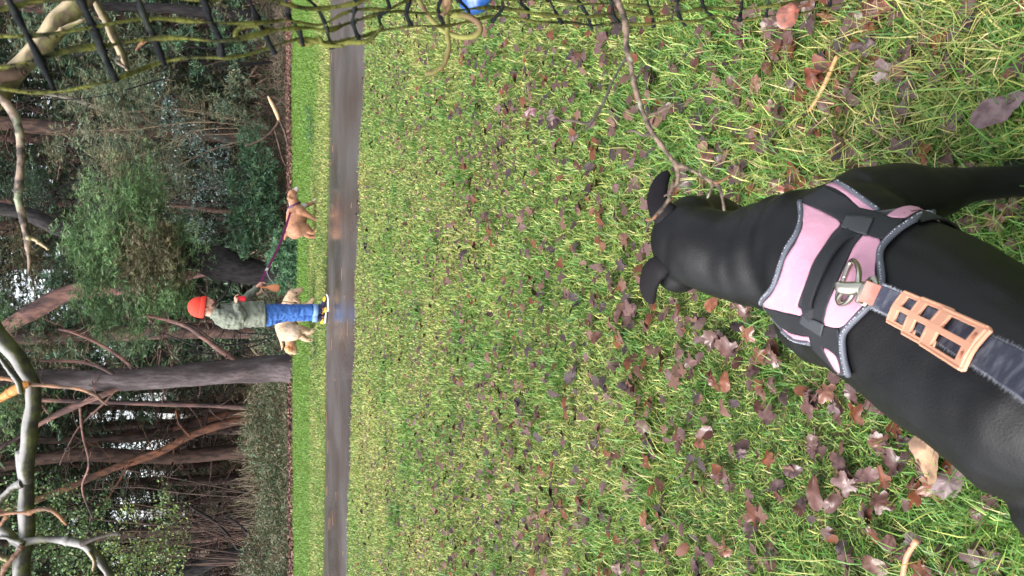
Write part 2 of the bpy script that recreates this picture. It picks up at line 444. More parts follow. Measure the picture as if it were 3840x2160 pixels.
for _ in range(5200):
    y = .95 + 8.0 * rl.random(); x = (rl.random() - .5) * (.75 + y * .80)
    if y > near_edge(x) - .1: continue
    dens = .55 + .5 * noise.noise(Vector((x * 1.1, y * 1.1, 3))) + (.22 if y < 4 else 0) + (.35 if y < 2 else 0) - (.2 if y > 7 else 0) + (.15 if 3 < y < 6.5 else 0)
    if rl.random() < (dens + (.35 if x > .15 * y and y < 3.5 else 0)) * 1.1: spots.append((x, y))
def in_view(x, y):
    d = Vector((x, y, 0.03 - CAMZ)); dep = d.dot(fwd); px = 512 + F * d.dot(-up) / dep; py = 288 - F * d.x / dep
    return dep, px, py
rows = []
for x, y in spots:
    dep, px, py = in_view(x, y)
    s = rl.uniform(.020, .044) * (1 - .35 * smooth(1.8, 6, y)) * (1.25 if rl.random() < .12 else 1)
    vis = 0 < px < 1024 and 0 < py < 576
    rows.append((s / dep if vis else -1, x, y, s))
rows.sort(reverse=True)
def clumpz(s): return .026 + .30 * s
big, rest = rows[:300], rows[300:]
for _, x, y, s in big:
    me, kd = LEAVES[rl.randrange(len(LEAVES))]
    o = bpy.data.objects.new('fallen_leaf', me); COL.objects.link(o)
    o.matrix_world = Matrix.Translation((x, y, clumpz(s))) @ leaf_rot(rl, .26) @ Matrix.Scale(s, 4)
    px, py = in_view(x, y)[1:]
    where = 'near the path' if px < 560 else 'midway across the lawn' if px < 740 else 'close to the photographer'
    side = 'on the netting side' if py < 190 else 'in the middle' if py < 385 else 'on the far side from the netting'
    tag(o, ('broad ' if s > .032 else 'small ') + lab_leaf[kd] + ' ' + where + ' ' + side, 'leaf', ('broad ' if s > .032 else 'small ') + kd + ' leaves ' + where + ' ' + side)
extra_l = []
while len(extra_l) < 1000:
    y = rl.uniform(3.2, 8.7); x = (rl.random() - .5) * (.75 + y * .80)
    if y < near_edge(x) - .1 and noise.noise(Vector((x * .9, y * .9, 8))) > rl.uniform(-.6, .5): extra_l.append((0, x, y, rl.uniform(.014, .028)))
V = []; T = []; C = []; off = 0
for _, x, y, s in rest + [(0, rl.uniform(-5, 6), rl.uniform(11.8, 17), rl.uniform(.012, .024)) for _ in range(420)] + extra_l:
    me, kd = LEAVES[rl.randrange(len(LEAVES))]
    Mx = Matrix.Translation((x, y, clumpz(s) + (.016 if y > 3 else .004))) @ leaf_rot(rl, .3) @ Matrix.Scale(s * (1.1 if y > 4 else 1), 4)
    n = 44; vs = [me.vertices[0].co] + [me.vertices[1 + 2 * n + i].co for i in range(n)]
    c = tuple(.62 * q for q in LEAF_COL[rl.randrange(len(LEAF_COL))])
    V += [tuple(Mx @ q) for q in vs]; C += [c] * (n + 1)
    T += [(off, off + 1 + i, off + 1 + (i + 1) % n) for i in range(n)]; off += n + 1
M_leaf_far = mat('dead_leaf_small', attr=True, rough=.6, spec=.3)
tag(mesh_obj('leaf_scatter', np_mesh('leaf_scatter', V, T, 3, np.array(C)), M_leaf_far), 'many small dark dead leaves sprinkled through the more distant grass', 'leaves', kind='stuff')

# leaves one can single out
def one_leaf(px, py, size, kind, seed, curl, m, rz, label, z=.045, tilt=(0, 0), name='fallen_leaf', stalk=True):
    me = leaf_mesh(kind, seed, curl, stalk); me.materials.append(m)
    o = bpy.data.objects.new(name, me); COL.objects.link(o)
    o.matrix_world = Matrix.Translation(PZ(px, py, z)) @ Matrix.Rotation(rz, 4, 'Z') @ Matrix.Rotation(tilt[0], 4, 'X') @ Matrix.Rotation(tilt[1], 4, 'Y') @ Matrix.Scale(size, 4)
    return tag(o, label, 'leaf')
one_leaf(926, 450, .074, 'ovate', 31, .3, M_leaf_tan, 2.0, 'large crumpled tan leaf beside the flank of the black dog', .055, (.25, .15))
one_leaf(948, 482, .055, 'oak', 32, .3, M_leaf_purple, 1.0, 'purplish brown leaf tucked under the edge of the large tan leaf', .05, (.2, -.2))
one_leaf(1001, 108, .060, 'ovate', 33, .3, M_leaf_purple, .3, 'big wet purplish leaf lying alone near the right front leg', .06, (.15, .25))
one_leaf(820, 73, .050, 'ovate', 34, 1.6, M_leaf_red, .45, 'long rolled reddish brown leaf lying beside the yellow stick', .05, (0, .9))
one_leaf(836, 85, .026, 'ovate', 35, .5, M_leaf_red, 2.2, 'short dark red leaf on the other side of the yellow stick', .045, (.3, 0))
one_leaf(788, 190, .034, 'maple', 36, .8, M_leaf_red, 1.2, 'rusty red crinkled leaf against the shoulder of the black dog', .05, (.3, .3))
one_leaf(553, 116, .062, 'maple', 37, .7, M_leaf_purple, 2.6, 'large pale purplish maple leaf in the upper middle of the lawn', .05, (-.3, .1))
one_leaf(574, 140, .042, 'ovate', 38, .5, M_leaf_purple, .7, 'dark ribbed oval leaf just below the large purplish maple leaf', .05, (.2, .3))
one_leaf(531, 108, .048, 'maple', 39, .9, mat('maroon_leaf', (.09, .035, .04), .3, .5, bump=(.6, 4, .0016)), 1.9, 'deep maroon maple leaf left of the large purplish maple leaf', .05, (-.4, .2))
one_leaf(867, 42, .040, 'maple', 40, .9, M_leaf_purple, .2, 'crumpled plum coloured leaf in the brown patch by the net', .05, (.4, .1))
one_leaf(880, 12, .044, 'oak', 41, .9, M_leaf_red, 1.2, 'reddish leaf at the top of the brown patch by the net', .05, (.2, .4))
one_leaf(834, 404, .034, 'maple', 42, .7, M_leaf_purple, 2.2, 'pinkish brown lobed leaf below the harness strap', .05, (.3, .2))
one_leaf(822, 346, .034, 'maple', 43, .6, M_leaf_red, 1.5, 'split brown leaf poking out beneath the harness', .05, (.3, .2))
one_leaf(741, 454, .026, 'oak', 44, .7, M_leaf_purple, .5, 'brown leaf standing apart below the neck of the black dog', .05, (.3, .2))
one_leaf(910, 545, .034, 'oak', 45, 1.1, M_leaf_purple, 1.4, 'dark curled leaf in the lower right of the lawn', .05, (.5, .2))
# stick
bm = bmesh.new(); P, Rr = spline([PZ(837, 56, .05), PZ(829, 75, .045), PZ(818, 98, .04), PZ(808, 113, .035)], [.0045, .006, .0065, .005], 5); tube(bm, P, Rr, 8)
tag(bm_obj('stick', bm, mat('bare_stick', (.42, .25, .10), .5, bump=(.4, 60, .003))), 'short smooth yellowish stick lying between two reddish leaves', 'stick')
bm = bmesh.new(); P, Rr = spline([PZ(903, 576, .05), PZ(907, 556, .05), PZ(917, 540, .06)], [.006, .006, .007], 4); tube(bm, P, Rr, 8)
tag(bm_obj('stick', bm, mat('orange_stick', (.40, .20, .12), .5, bump=(.4, 60, .003))), 'broken stick with an orange end at the bottom of the lawn', 'stick')
bm = bmesh.new(); q = PZ(364, 246, .03)
for k in range(7): ball(bm, q + Vector((rl.gauss(0, .045), rl.gauss(0, .02), rl.uniform(-.02, .0))), (rl.uniform(.015, .03), .02, .016), seg=7, rings=5)
tag(bm_obj('leaf_clump', bm, mat('sodden_leaves', (.012, .010, .010), .5, bump=(.9, 60, .01))), 'black sodden clump lying on the grass at the near edge of the path', 'leaf clump')
# twigs and grit lying on the tarmac
M_twig = mat('path_twig', (.22, .11, .06), .5)
rp = random.Random(5)
for k in range(26):
    x = rp.uniform(-3.4, 3.6); a, b = near_edge(x), far_edge(x); y = rp.uniform(a + .15, b - .15)
    an = rp.uniform(-.5, .5) + (1.57 if rp.random() < .2 else 0); L = rp.uniform(.04, .22); h = .03 * math.sin(math.pi * (y - a) / (b - a)) + .009
    p = Vector((x, y, h)); d = Vector((math.cos(an), math.sin(an), 0)) * L
    bm = bmesh.new(); P, Rr = spline([p, p + d * .5 + Vector((0, rp.uniform(-.02, .02), .002)), p + d], [.003, .004, .003], 3); tube(bm, P, Rr, 5)
    o = bm_obj('fallen_twig', bm, M_twig); tag(o, 'thin brown twig lying on the wet tarmac path', 'twig', 'twigs lying on the path')
# ================================================================== WOODLAND
def M_bark(name, a, b, c=None, sc=6, rough=.85):
    return mat(name, a, rough, .25, var=[(b, sc * 1.8, (.42, .60))] + ([(c, sc * .35, (.5, .62))] if c else []), bump=[(.8, sc * 2.2, .03), (.5, sc * 9, .01)], stretch=(1, 1, .3))
BK_dark = M_bark('dark_bark', (0.014, 0.012, 0.013), (0.030, 0.026, 0.027), None, 10)
BK_big = M_bark('purplish_grey_bark', (.066, .050, .053), (.10, .082, .086), (.045, .034, .036), 9)
BK_pink = M_bark('pinkish_bark', (0.232, 0.123, 0.102), (0.109, 0.065, 0.061), (0.065, 0.043, 0.043))
BK_red = M_bark('reddish_bark', (0.246, 0.109, 0.065), (0.102, 0.055, 0.043), (0.051, 0.035, 0.032))
BK_brown = M_bark('brown_bark', (0.109, 0.065, 0.051), (0.043, 0.029, 0.026))
BK_grey = M_bark('grey_bark', (0.160, 0.145, 0.123), (0.072, 0.065, 0.055))
BK_far = M_bark('far_bark', (0.056, 0.042, 0.038), (0.122, 0.079, 0.064))  # tones raised in place of haze among the trunks
M_needle = mat('pine_needles', attr=True, rough=.5, spec=.4, transl=.15)
M_broad = mat('glossy_leaves', attr=True, rough=.3, spec=.6)
M_litter = mat('leaf_litter', attr=True, rough=.7, spec=.3)

def bpath(ctrl, y, wk=1.0, ground=True, dy=0):
    """ctrl: (px, py, width in px) -> world points and radii at ground distance y (dy = lean away per point)"""
    P, Q = [], []
    for i, (a, b, w_) in enumerate(ctrl):
        yy = y + dy * i; p = PY(a, b, yy); dep = (p - Vector((0, 0, CAMZ))).dot(fwd)
        P.append(p); Q.append(w_ * dep / F / 2 * wk)
    if ground:
        g = Vector((P[0].x, P[0].y, TZ(P[0].x, P[0].y) - .15))
        if P[0].z > g.z + .1:
            P.insert(0, g); Q.insert(0, Q[0] * 1.12)
    return P, Q
def rough_tube(bm, P, Q, n=10, sub=5, amp=.12, seed=0):
    PP, RR = spline(P, Q, sub)
    rings = tube(bm, PP, RR, n)
    for i, rg in enumerate(rings):
        for k, v in enumerate(rg):
            nz = noise.noise(Vector((v.co.x * 5 + seed, v.co.y * 5, v.co.z * 2.2)))
            v.co += (v.co - PP[i]) * nz * amp * 2
    return PP, RR
def twiglets(bm, PP, RR, rnd, n, L, r, up_=.0, depth=1):
    for _ in range(n):
        i = rnd.randrange(len(PP) // 4, len(PP)); p = PP[i]
        d = Vector((rnd.gauss(0, 1), rnd.gauss(0, 1) * .8, rnd.gauss(0, .6) + up_)).normalized()
        l = L * rnd.uniform(.4, 1.2); q = [p]; dd = d.copy()
        for k in range(4):
            dd = (dd + Vector((rnd.gauss(0, .25), rnd.gauss(0, .25), rnd.gauss(0, .22)))).normalized(); q.append(q[-1] + dd * l / 4)
        tube(bm, q, [r, r * .8, r * .6, r * .45, r * .25], 4)
        if depth > 0: twiglets(bm, q, None, rnd, 2, L * .5, r * .5, up_, depth - 1)

def needles(cent, n, L, W, pal, rng, droop=-.15, flat=.5, var=.35):
    """each centre gets n thin triangles fanning out of it"""
    N = len(cent); c = np.repeat(cent, n, 0)
    d = rng.normal(0, 1, (N * n, 3)); ax = np.repeat(rng.normal(0, 1, (N, 3)) + [0, 0, .2], n, 0)
    d = d * .75 + ax * .7; d[:, 2] = d[:, 2] * flat + droop; d /= np.linalg.norm(d, axis=1, keepdims=True)
    s = np.cross(d, rng.normal(0, 1, (N * n, 3))); s /= np.linalg.norm(s, axis=1, keepdims=True) + 1e-9
    l = L * rng.uniform(.5, 1.2, (N * n, 1)); w_ = W * rng.uniform(.6, 1.3, (N * n, 1))
    P = np.stack([c + d * l * .08, c + d * l * .55 + s * w_ * .5, c + d * l, c + d * l * .55 - s * w_ * .5], 1).reshape(-1, 3)
    b = np.arange(N * n) * 4; T = np.stack([b, b + 1, b + 2, b, b + 2, b + 3], 1).reshape(-1, 3)
    pal = np.array(pal); ci = pal[rng.integers(0, len(pal), N)]
    ci = ci * rng.uniform(1 - var, 1 + var, (N, 1)); C = np.repeat(np.repeat(ci, n, 0) * rng.uniform(.8, 1.2, (N * n, 1)), 4, 0)
    return P, T, C
def leafquads(cent, S, pal, rng, up_=.3, asp=.55, var=.35):
    N = len(cent); nrm = rng.normal(0, 1, (N, 3)) + [0, -.2, up_]; nrm /= np.linalg.norm(nrm, axis=1, keepdims=True)
    a = np.cross(nrm, rng.normal(0, 1, (N, 3))); a /= np.linalg.norm(a, axis=1, keepdims=True) + 1e-9; b = np.cross(nrm, a)
    s = S * rng.uniform(.6, 1.3, (N, 1))
    P = np.stack([cent - a * s * .5, cent + b * s * asp * .5 + nrm * s * .06, cent + a * s * .5, cent - b * s * asp * .5 + nrm * s * .06], 1).reshape(-1, 3)
    q = np.arange(N) * 4; T = np.stack([q, q + 1, q + 2, q, q + 2, q + 3], 1).reshape(-1, 3)
    pal = np.array(pal); C = np.repeat(pal[rng.integers(0, len(pal), N)] * rng.uniform(1 - var, 1 + var, (N, 1)), 4, 0)
    return P, T, C
def clouds(blobs, y, per, rng, squash=.8, boughs=1, br=.16, thick=.8):
    """blobs (px, py, r px[, dy]) -> clumped points in balls, real size"""
    out = []; mids = []
    for b in blobs:
        px, py, r = b[:3]; yy = y + (b[3] if len(b) > 3 else 0)
        p = PY(px, py, yy); rr = r * (p - Vector((0, 0, CAMZ))).dot(fwd) / F
        nb = max(3, int(per * (r / 20) ** 2 * boughs))
        u = rng.normal(0, 1, (nb, 3)); u /= np.linalg.norm(u, axis=1, keepdims=True)
        sq = rng.uniform(.75, 1.35, 3); mid = np.array(p) + u * (rr * 1.3 * rng.uniform(.02, 1, (nb, 1)) ** .75) * sq * [1, thick, 1]
        mids.append(mid)
    return np.concatenate(mids)
def spread(mids, k, br, rng, flat=.45):
    N = len(mids); c = np.repeat(mids, k, 0); axis = np.repeat(rng.normal(0, 1, (N, 3)) * [1, 1, .35], k, 0)
    axis /= np.linalg.norm(axis, axis=1, keepdims=True)
    return c + axis * rng.uniform(-1, 1, (N * k, 1)) * br * 1.6 + rng.normal(0, 1, (N * k, 3)) * br * np.array([.45, .45, flat * .6])
def join(parts):
    V = []; T = []; C = []; off = 0
    for p, t, c in parts: V.append(p); T.append(t + off); C.append(c); off += len(p)
    return np.concatenate(V), np.concatenate(T), np.concatenate(C)
def crown_obj(name, parts, m, parent=None):
    v, t, c = join(parts); return mesh_obj(name, np_mesh(name, v, t, 3, np.clip(c, 0, 1)), m, parent)

def tree(name, label, bark, ctrl, y, limbs=(), tw=0, twL=1.2, amp=.1, group=None, crown=None, cmat=None, n=12, lbark=None, dy=0, cat='tree', lab2=None):
    P, Q = bpath(ctrl, y, dy=dy)
    e = empty(name, P[0], label, cat, group)
    bm = bmesh.new(); PP, RR = rough_tube(bm, P, Q, n, 6, amp, seed=len(label))
    bm_obj('trunk', bm, bark, e)
    rnd = random.Random(len(label) * 7 + int(y * 10))
    for lc in limbs:
        bm = bmesh.new(); LP, LQ = bpath(lc, y - .1, ground=False, wk=.72); LP = [p + Vector((rnd.gauss(0, .035), rnd.gauss(0, .1), rnd.gauss(0, .035))) if 0 < i_ else p for i_, p in enumerate(LP)]; LPP, LRR = rough_tube(bm, LP, LQ, 8, 5, amp * 1.5)
        if tw: twiglets(bm, LPP, LRR, rnd, 7, twL * .6, max(.006, LQ[-1] * .35))
        bm_obj('branch', bm, lbark or bark, e)
    if tw:
        bm = bmesh.new(); twiglets(bm, PP, RR, rnd, tw, twL, .014)
        bm_obj('twigs', bm, lbark or bark, e)['kind'] = 'stuff'
    if crown: crown_obj('crown', crown, cmat or M_needle, e)
    return e
rg = np.random.default_rng(3)
PAL_A = [(0.093, 0.179, 0.068), (0.123, 0.215, 0.087), (0.077, 0.144, 0.064), (0.159, 0.232, 0.097), (0.097, 0.158, 0.060)]
PAL_B = [(0.119, 0.157, 0.095), (0.155, 0.179, 0.100), (0.099, 0.148, 0.099), (0.180, 0.167, 0.094)]
PAL_C = [(0.112, 0.173, 0.151), (0.072, 0.132, 0.101), (0.263, 0.344, 0.344), (0.041, 0.081, 0.072)]
PAL_D = [(0.060, 0.128, 0.063), (0.083, 0.150, 0.068), (0.045, 0.105, 0.060)]
PAL_E = [(0.083, 0.180, 0.090), (0.120, 0.225, 0.112), (0.060, 0.135, 0.075)]
PAL_F = [(0.180, 0.240, 0.068), (0.135, 0.210, 0.075), (0.090, 0.165, 0.068), (0.210, 0.255, 0.060)]
PAL_G = [(0.051, 0.088, 0.056), (0.066, 0.103, 0.061)]
def pine_parts(blobs, y, per, pal, L=.14, W=.012, k=12, nn=11, br=.27, thick=1.1):
    mids = clouds(blobs, y, per, rg, thick=thick)
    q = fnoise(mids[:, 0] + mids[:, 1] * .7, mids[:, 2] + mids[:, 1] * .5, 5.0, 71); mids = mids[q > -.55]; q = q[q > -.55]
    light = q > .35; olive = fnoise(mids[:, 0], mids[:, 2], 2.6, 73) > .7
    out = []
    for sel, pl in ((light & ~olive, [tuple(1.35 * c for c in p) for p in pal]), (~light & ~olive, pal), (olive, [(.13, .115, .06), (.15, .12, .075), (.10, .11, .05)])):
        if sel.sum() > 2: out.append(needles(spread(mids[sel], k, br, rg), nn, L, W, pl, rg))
    return out

# --- trees at the edge of the wood
tree('pine_tree', 'thick purplish grey pine trunk standing right behind the verge, left of the curled dog', BK_big,
     [(294, 368, 31), (280, 368, 27), (240, 371, 24), (180, 376, 23), (120, 380, 23), (60, 379, 20), (0, 377, 17), (-60, 376, 15)], 17.9,
     limbs=[[(237, 367, 9), (232, 358, 8), (222, 348, 7), (205, 338, 6.5), (188, 329, 6), (165, 320, 5), (146, 316, 4)],
            [(132, 370, 5), (124, 360, 5), (101, 346, 4.5), (80, 333, 4), (56, 327, 3)],
            [(119, 378, 6), (106, 369, 5), (83, 361, 5), (60, 361, 4.5), (39, 363, 4)],
            [(120, 383, 4), (106, 401, 3), (78, 431, 2.5), (60, 463, 2)],
            [(119, 388, 7), (98, 396, 8), (74, 408, 9), (46, 419, 7), (20, 438, 6), (-5, 450, 5)],
            [(80, 406, 4), (82, 435, 3.2), (85, 461, 3), (87, 488, 3), (92, 518, 2)]], tw=14, twL=1.1, n=18, lbark=BK_pink,
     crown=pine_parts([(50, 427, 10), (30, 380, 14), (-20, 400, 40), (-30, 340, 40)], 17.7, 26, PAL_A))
tree('pine_tree', 'leaning blackish trunk rising behind the small conifer bush between person and tan dog', BK_dark,
     [(284, 277, 24), (268, 274, 24), (245, 270, 29), (222, 264, 33), (202, 258, 28), (180, 252, 22), (120, 245, 18), (60, 228, 16), (20, 212, 13), (-60, 200, 11)], 18.9, tw=8, n=14,
     limbs=[[(190, 256, 7), (176, 266, 6), (160, 285, 4)], [(230, 275, 5), (226, 290, 4), (215, 305, 3)]],
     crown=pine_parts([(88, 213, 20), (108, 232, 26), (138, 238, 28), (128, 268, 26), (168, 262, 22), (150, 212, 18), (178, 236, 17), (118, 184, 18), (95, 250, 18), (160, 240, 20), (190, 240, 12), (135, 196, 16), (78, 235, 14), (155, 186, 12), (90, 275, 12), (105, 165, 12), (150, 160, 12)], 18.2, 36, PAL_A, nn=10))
tree('pine_tree', 'tall pinkish barked pine leaning left above the orange beanie', BK_pink,
     [(262, 262, 8), (207, 271, 9), (152, 284, 10), (115, 288, 14), (73, 292, 17), (40, 307, 17), (8, 326, 15), (-40, 345, 13)], 20.6, tw=14,
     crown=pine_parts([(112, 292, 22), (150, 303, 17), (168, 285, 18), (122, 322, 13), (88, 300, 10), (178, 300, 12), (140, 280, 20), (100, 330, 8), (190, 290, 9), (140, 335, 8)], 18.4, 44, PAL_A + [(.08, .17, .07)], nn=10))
tree('slender_tree', 'slender dark trunk with rings of bare side shoots in the left stand', BK_far,
     [(262, 478, 11), (200, 480, 10.5), (150, 482, 10), (100, 485, 9), (60, 488, 8), (0, 492, 7), (-60, 494, 6)], 33, tw=70, twL=1.6)
tree('pine_tree', 'reddish brown pine trunk slanting toward the lower left corner of the wood', BK_red,
     [(267, 416, 9), (225, 424, 8), (190, 436, 7.5), (155, 454, 7.5), (112, 469, 7), (64, 489, 7), (20, 506, 6), (-40, 520, 5)], 25, tw=14, twL=1.4,
     limbs=[[(160, 450, 5), (135, 462, 4), (118, 480, 3), (104, 505, 2)], [(190, 436, 4), (180, 426, 3), (176, 410, 3)]])
tree('pine_tree', 'dull red pine trunk crossing just above the slanting reddish one', BK_red,
     [(266, 411, 8), (225, 415, 8), (190, 424, 8), (150, 433, 7), (100, 441, 7), (40, 457, 6), (0, 468, 6), (-40, 475, 5)], 27.5, tw=10)
tree('slender_tree', 'thin orange pink trunk just left of the thick grey pine', BK_pink,
     [(264, 409, 7), (225, 406, 5), (166, 404, 5), (100, 402, 4.5), (50, 400, 5), (-20, 398, 4)], 23.5, tw=10, lbark=BK_far)
tree('pine_tree', 'blackish forked trunk at the lower edge of the wood', BK_dark,
     [(272, 548, 10), (255, 549, 11), (235, 553, 12), (215, 560, 14), (185, 573, 16), (150, 592, 15)], 21.5, tw=14,
     limbs=[[(240, 552, 5), (228, 536, 4), (215, 522, 3.5), (200, 512, 3), (182, 498, 2)], [(255, 545, 4), (240, 525, 3), (225, 518, 3)]])
tree('pine_tree', 'dark trunk behind the netting at the right end of the wood', BK_dark,
     [(278, 30, 10), (250, 17, 12), (200, 12, 11), (163, 8, 10), (100, 6, 9), (40, 0, 8), (-40, -6, 6)], 20.5, tw=14,
     crown=pine_parts([(230, 10, 14), (252, 38, 12), (60, 20, 22), (30, 40, 20), (100, 35, 14)], 20, 26, PAL_B + PAL_D))
tree('slender_tree', 'reddish brown stem between the two patches of bluish holly', BK_brown,
     [(256, 213, 6), (235, 212, 6), (205, 209, 5), (182, 206, 4), (150, 204, 3)], 20.4, tw=12, twL=.7)
tree('pine_tree', 'grey green pine with sparse olive needles left of the netting', BK_grey,
     [(276, 150, 7), (230, 140, 6), (180, 128, 6), (140, 118, 5), (100, 108, 5), (60, 96, 4), (10, 90, 3)], 21.5, tw=30, twL=1.3, lbark=BK_brown,
     limbs=[[(200, 132, 4), (170, 140, 3.5), (140, 158, 3), (112, 168, 2.5)], [(150, 120, 3.5), (128, 104, 3), (96, 97, 3), (80, 118, 2)], [(100, 108, 3), (84, 128, 2.6), (66, 150, 2.2), (60, 178, 1.6)]],
     crown=pine_parts([(98, 88, 15), (118, 105, 19), (133, 138, 22), (150, 172, 22), (112, 160, 14), (160, 118, 13), (172, 150, 15), (130, 185, 15), (145, 95, 12), (75, 110, 13), (90, 140, 14), (185, 110, 12), (140, 70, 12), (60, 150, 12), (178, 180, 14), (100, 185, 12)], 20.6, 34, PAL_B, nn=9))
tree('slender_tree', 'crooked black sapling in front of the brown bank', BK_dark,
     [(150, 200, 4), (130, 190, 4), (100, 178, 3.6), (92, 165, 3), (98, 140, 2.4), (96, 118, 1.5)], 21, tw=16, twL=1.0,
     limbs=[[(92, 166, 3), (75, 150, 2), (60, 142, 1.4)], [(98, 178, 3), (80, 182, 2.4), (60, 188, 2), (45, 200, 1.4)]])
tree('pine_tree', 'dark drooping pine at the top of the wood above the beanie', BK_brown,
     [(268, 330, 5), (200, 320, 6), (120, 330, 7), (60, 345, 7), (0, 350, 6)], 24, tw=16,
     crown=pine_parts([(20, 235, 26), (45, 265, 20), (10, 300, 26), (42, 330, 16), (60, 350, 14), (25, 350, 22), (30, 190, 22), (70, 200, 10)], 23, 34, PAL_G, nn=9))

# --- holly, conifers and bushes
def bush(name, label, blobs, y, per, pal, leafy=None, k=10, br=.15, L=.13, W=.02, nn=9, stems=6, m=None, cat='bush', bark=BK_brown, base=None):
    mids = clouds(blobs, y, per, rg); c0 = PY(*(base or blobs[0][:2]), y)
    g = Vector((c0.x, c0.y, TZ(c0.x, c0.y) - .03)); e = empty(name, g, label, cat)
    pts = spread(mids, k, br, rg)
    pts[:, 2] = np.maximum(pts[:, 2], np.array([TZ(a, b) for a, b in pts[:, :2]]) + .03)
    parts = [leafquads(pts, leafy, pal, rg)] if leafy else [needles(pts, nn, L, W, pal, rg, droop=.05, flat=.8)]
    crown_obj('foliage', parts, m or (M_broad if leafy else M_needle), e)
    rnd = random.Random(len(label)); bm = bmesh.new()
    for i in range(stems):
        q = Vector(mids[rnd.randrange(len(mids))]); mid = g.lerp(q, .5) + Vector((rnd.uniform(-.1, .1), 0, rnd.uniform(0, .2)))
        a, b = spline([g + Vector((rnd.uniform(-.05, .05), 0, 0)), mid, q], [.02, .014, .006], 4); tube(bm, a, b, 5)
    bm_obj('stems', bm, bark, e); return e
bush('holly_bush', 'large bluish green holly bush with glossy leaves under the pines', [(158, 88, 9), (165, 108, 12), (180, 125, 15), (196, 144, 18), (214, 165, 14), (203, 186, 17), (226, 192, 9), (178, 165, 9), (222, 150, 9)], 20.2, 46, PAL_C, leafy=.06, k=16, br=.16, base=(240, 165))
bush('holly_bush', 'smaller dark holly bush right of the leaning black trunk', [(168, 212, 9), (190, 226, 12), (212, 224, 12), (228, 212, 10), (205, 240, 8)], 20.6, 46, PAL_C, leafy=.055, k=14, br=.14, base=(250, 222))
bush('young_pine', 'low spreading pine behind the tan dog', [(250, 150, 13), (262, 172, 15), (254, 204, 15), (268, 222, 13), (238, 216, 9), (248, 243, 12), (270, 195, 12), (236, 185, 9)], 18.7, 60, PAL_D, base=(280, 205))
bush('conifer_bush', 'small feathery conifer bush between the tan dog and the person', [(290, 238, 10), (288, 258, 13), (294, 274, 11), (300, 252, 8), (279, 252, 9), (280, 284, 7), (302, 264, 7)], 16.6, 90, PAL_E, L=.10, W=.014, br=.09, nn=9, base=(302, 260), k=12)
bush('bramble_bush', 'dark low undergrowth behind the two cream dogs', [(268, 306, 12), (276, 330, 12), (268, 350, 11), (282, 318, 8), (284, 350, 8), (258, 335, 8)], 18.4, 56, PAL_D, leafy=.06, k=14, br=.13, base=(285, 330))
bush('yellow_green_tree', 'yellow green bushy tree at the lower left corner of the wood', [(160, 498, 10), (165, 520, 15), (180, 545, 12), (150, 552, 20), (125, 570, 20), (108, 545, 14), (172, 568, 14), (130, 515, 9)], 20.5, 40, PAL_F, leafy=.075, k=12, br=.2, base=(280, 560), stems=14, m=M_needle, cat='tree')
bush('leafy_tree', 'soft green leafy tree in the far lower corner beside the mossy branch', [(58, 500, 18), (45, 535, 22), (85, 520, 17), (75, 555, 20), (20, 500, 20), (20, 560, 24), (100, 500, 9)], 23, 44, PAL_A + PAL_F[:2], leafy=.09, k=12, br=.22, base=(275, 530), stems=14, m=M_needle, cat='tree')
bush('young_pine', 'small grey green pine low beside the brown litter', [(225, 105, 12), (245, 118, 12), (232, 80, 9), (262, 120, 8), (252, 90, 8)], 19.6, 30, PAL_B, base=(276, 105), k=8)
bush('young_pine', 'fine dark pine shoots rising behind the netting', [(215, 35, 12), (240, 48, 10), (180, 40, 12), (262, 30, 8), (195, 70, 8)], 20, 24, PAL_D, base=(276, 45), k=8)
# fallen green sprays on the verge
for px, py, lab in ((309, 118, 'torn green pine spray lying on the verge nearer the netting'), (311, 132, 'torn green pine spray lying on the verge nearer the tan dog'), (314, 352, 'dark green sprig lying on the verge behind the cream dog')):
    c0 = PZ(px, py, .06); pts = np.array(c0) + rg.normal(0, 1, (34, 3)) * [.16, .16, .03]; pts[:, 2] = np.abs(pts[:, 2])
    tag(crown_obj('pine_spray', [needles(pts, 9, .10, .012, [(.06, .13, .04), (.09, .16, .05)], rg, droop=.1)], M_needle), lab, 'pine spray')

# --- bramble hedge along the verge, lower left
def hedge_pts(n, x0, x1, y0, y1, h, rng):
    x = rng.uniform(x0, x1, n); y = rng.uniform(y0, y1, n); top = h * (.62 + .30 * fnoise(x, y, 1.6, 41) + .14 * fnoise(x, y, 5, 43)).clip(.1, 1.4) * np.clip((y - y0) / 1.7 + .12 + .25 * fnoise(x, y, 2.4, 44), .03, 1)
    g = np.array([TZ(a, b) for a, b in zip(x, y)]); return np.stack([x, y, g + top * rng.uniform(.02, 1, n) ** .7], 1)
hp = hedge_pts(27000, -8.0, -1.9, 18.15, 21.8, 1.0, rg)
tag(crown_obj('undergrowth', [leafquads(hp[:17000], .065, [(.06, .11, .055), (.08, .13, .06), (.045, .075, .04), (.13, .10, .06)], rg), needles(hp[17000:], 3, .2, .012, [(.07, .09, .04), (.13, .10, .06)], rg, droop=.3)], M_needle), 'low dark green bramble undergrowth along the left part of the verge', 'undergrowth', kind='stuff')
hp = hedge_pts(15000, -2.3, 7.5, 18.6, 22.5, .55, rg)
tag(crown_obj('undergrowth', [leafquads(hp[:7000], .06, [(.045, .06, .03), (.09, .06, .045), (.05, .035, .03)], rg), needles(hp[7000:], 3, .28, .010, [(.09, .07, .05), (.16, .11, .08), (.05, .07, .03)], rg, droop=.3)], M_litter), 'brown scrub and dead stalks at the foot of the wood on the right', 'undergrowth', kind='stuff')
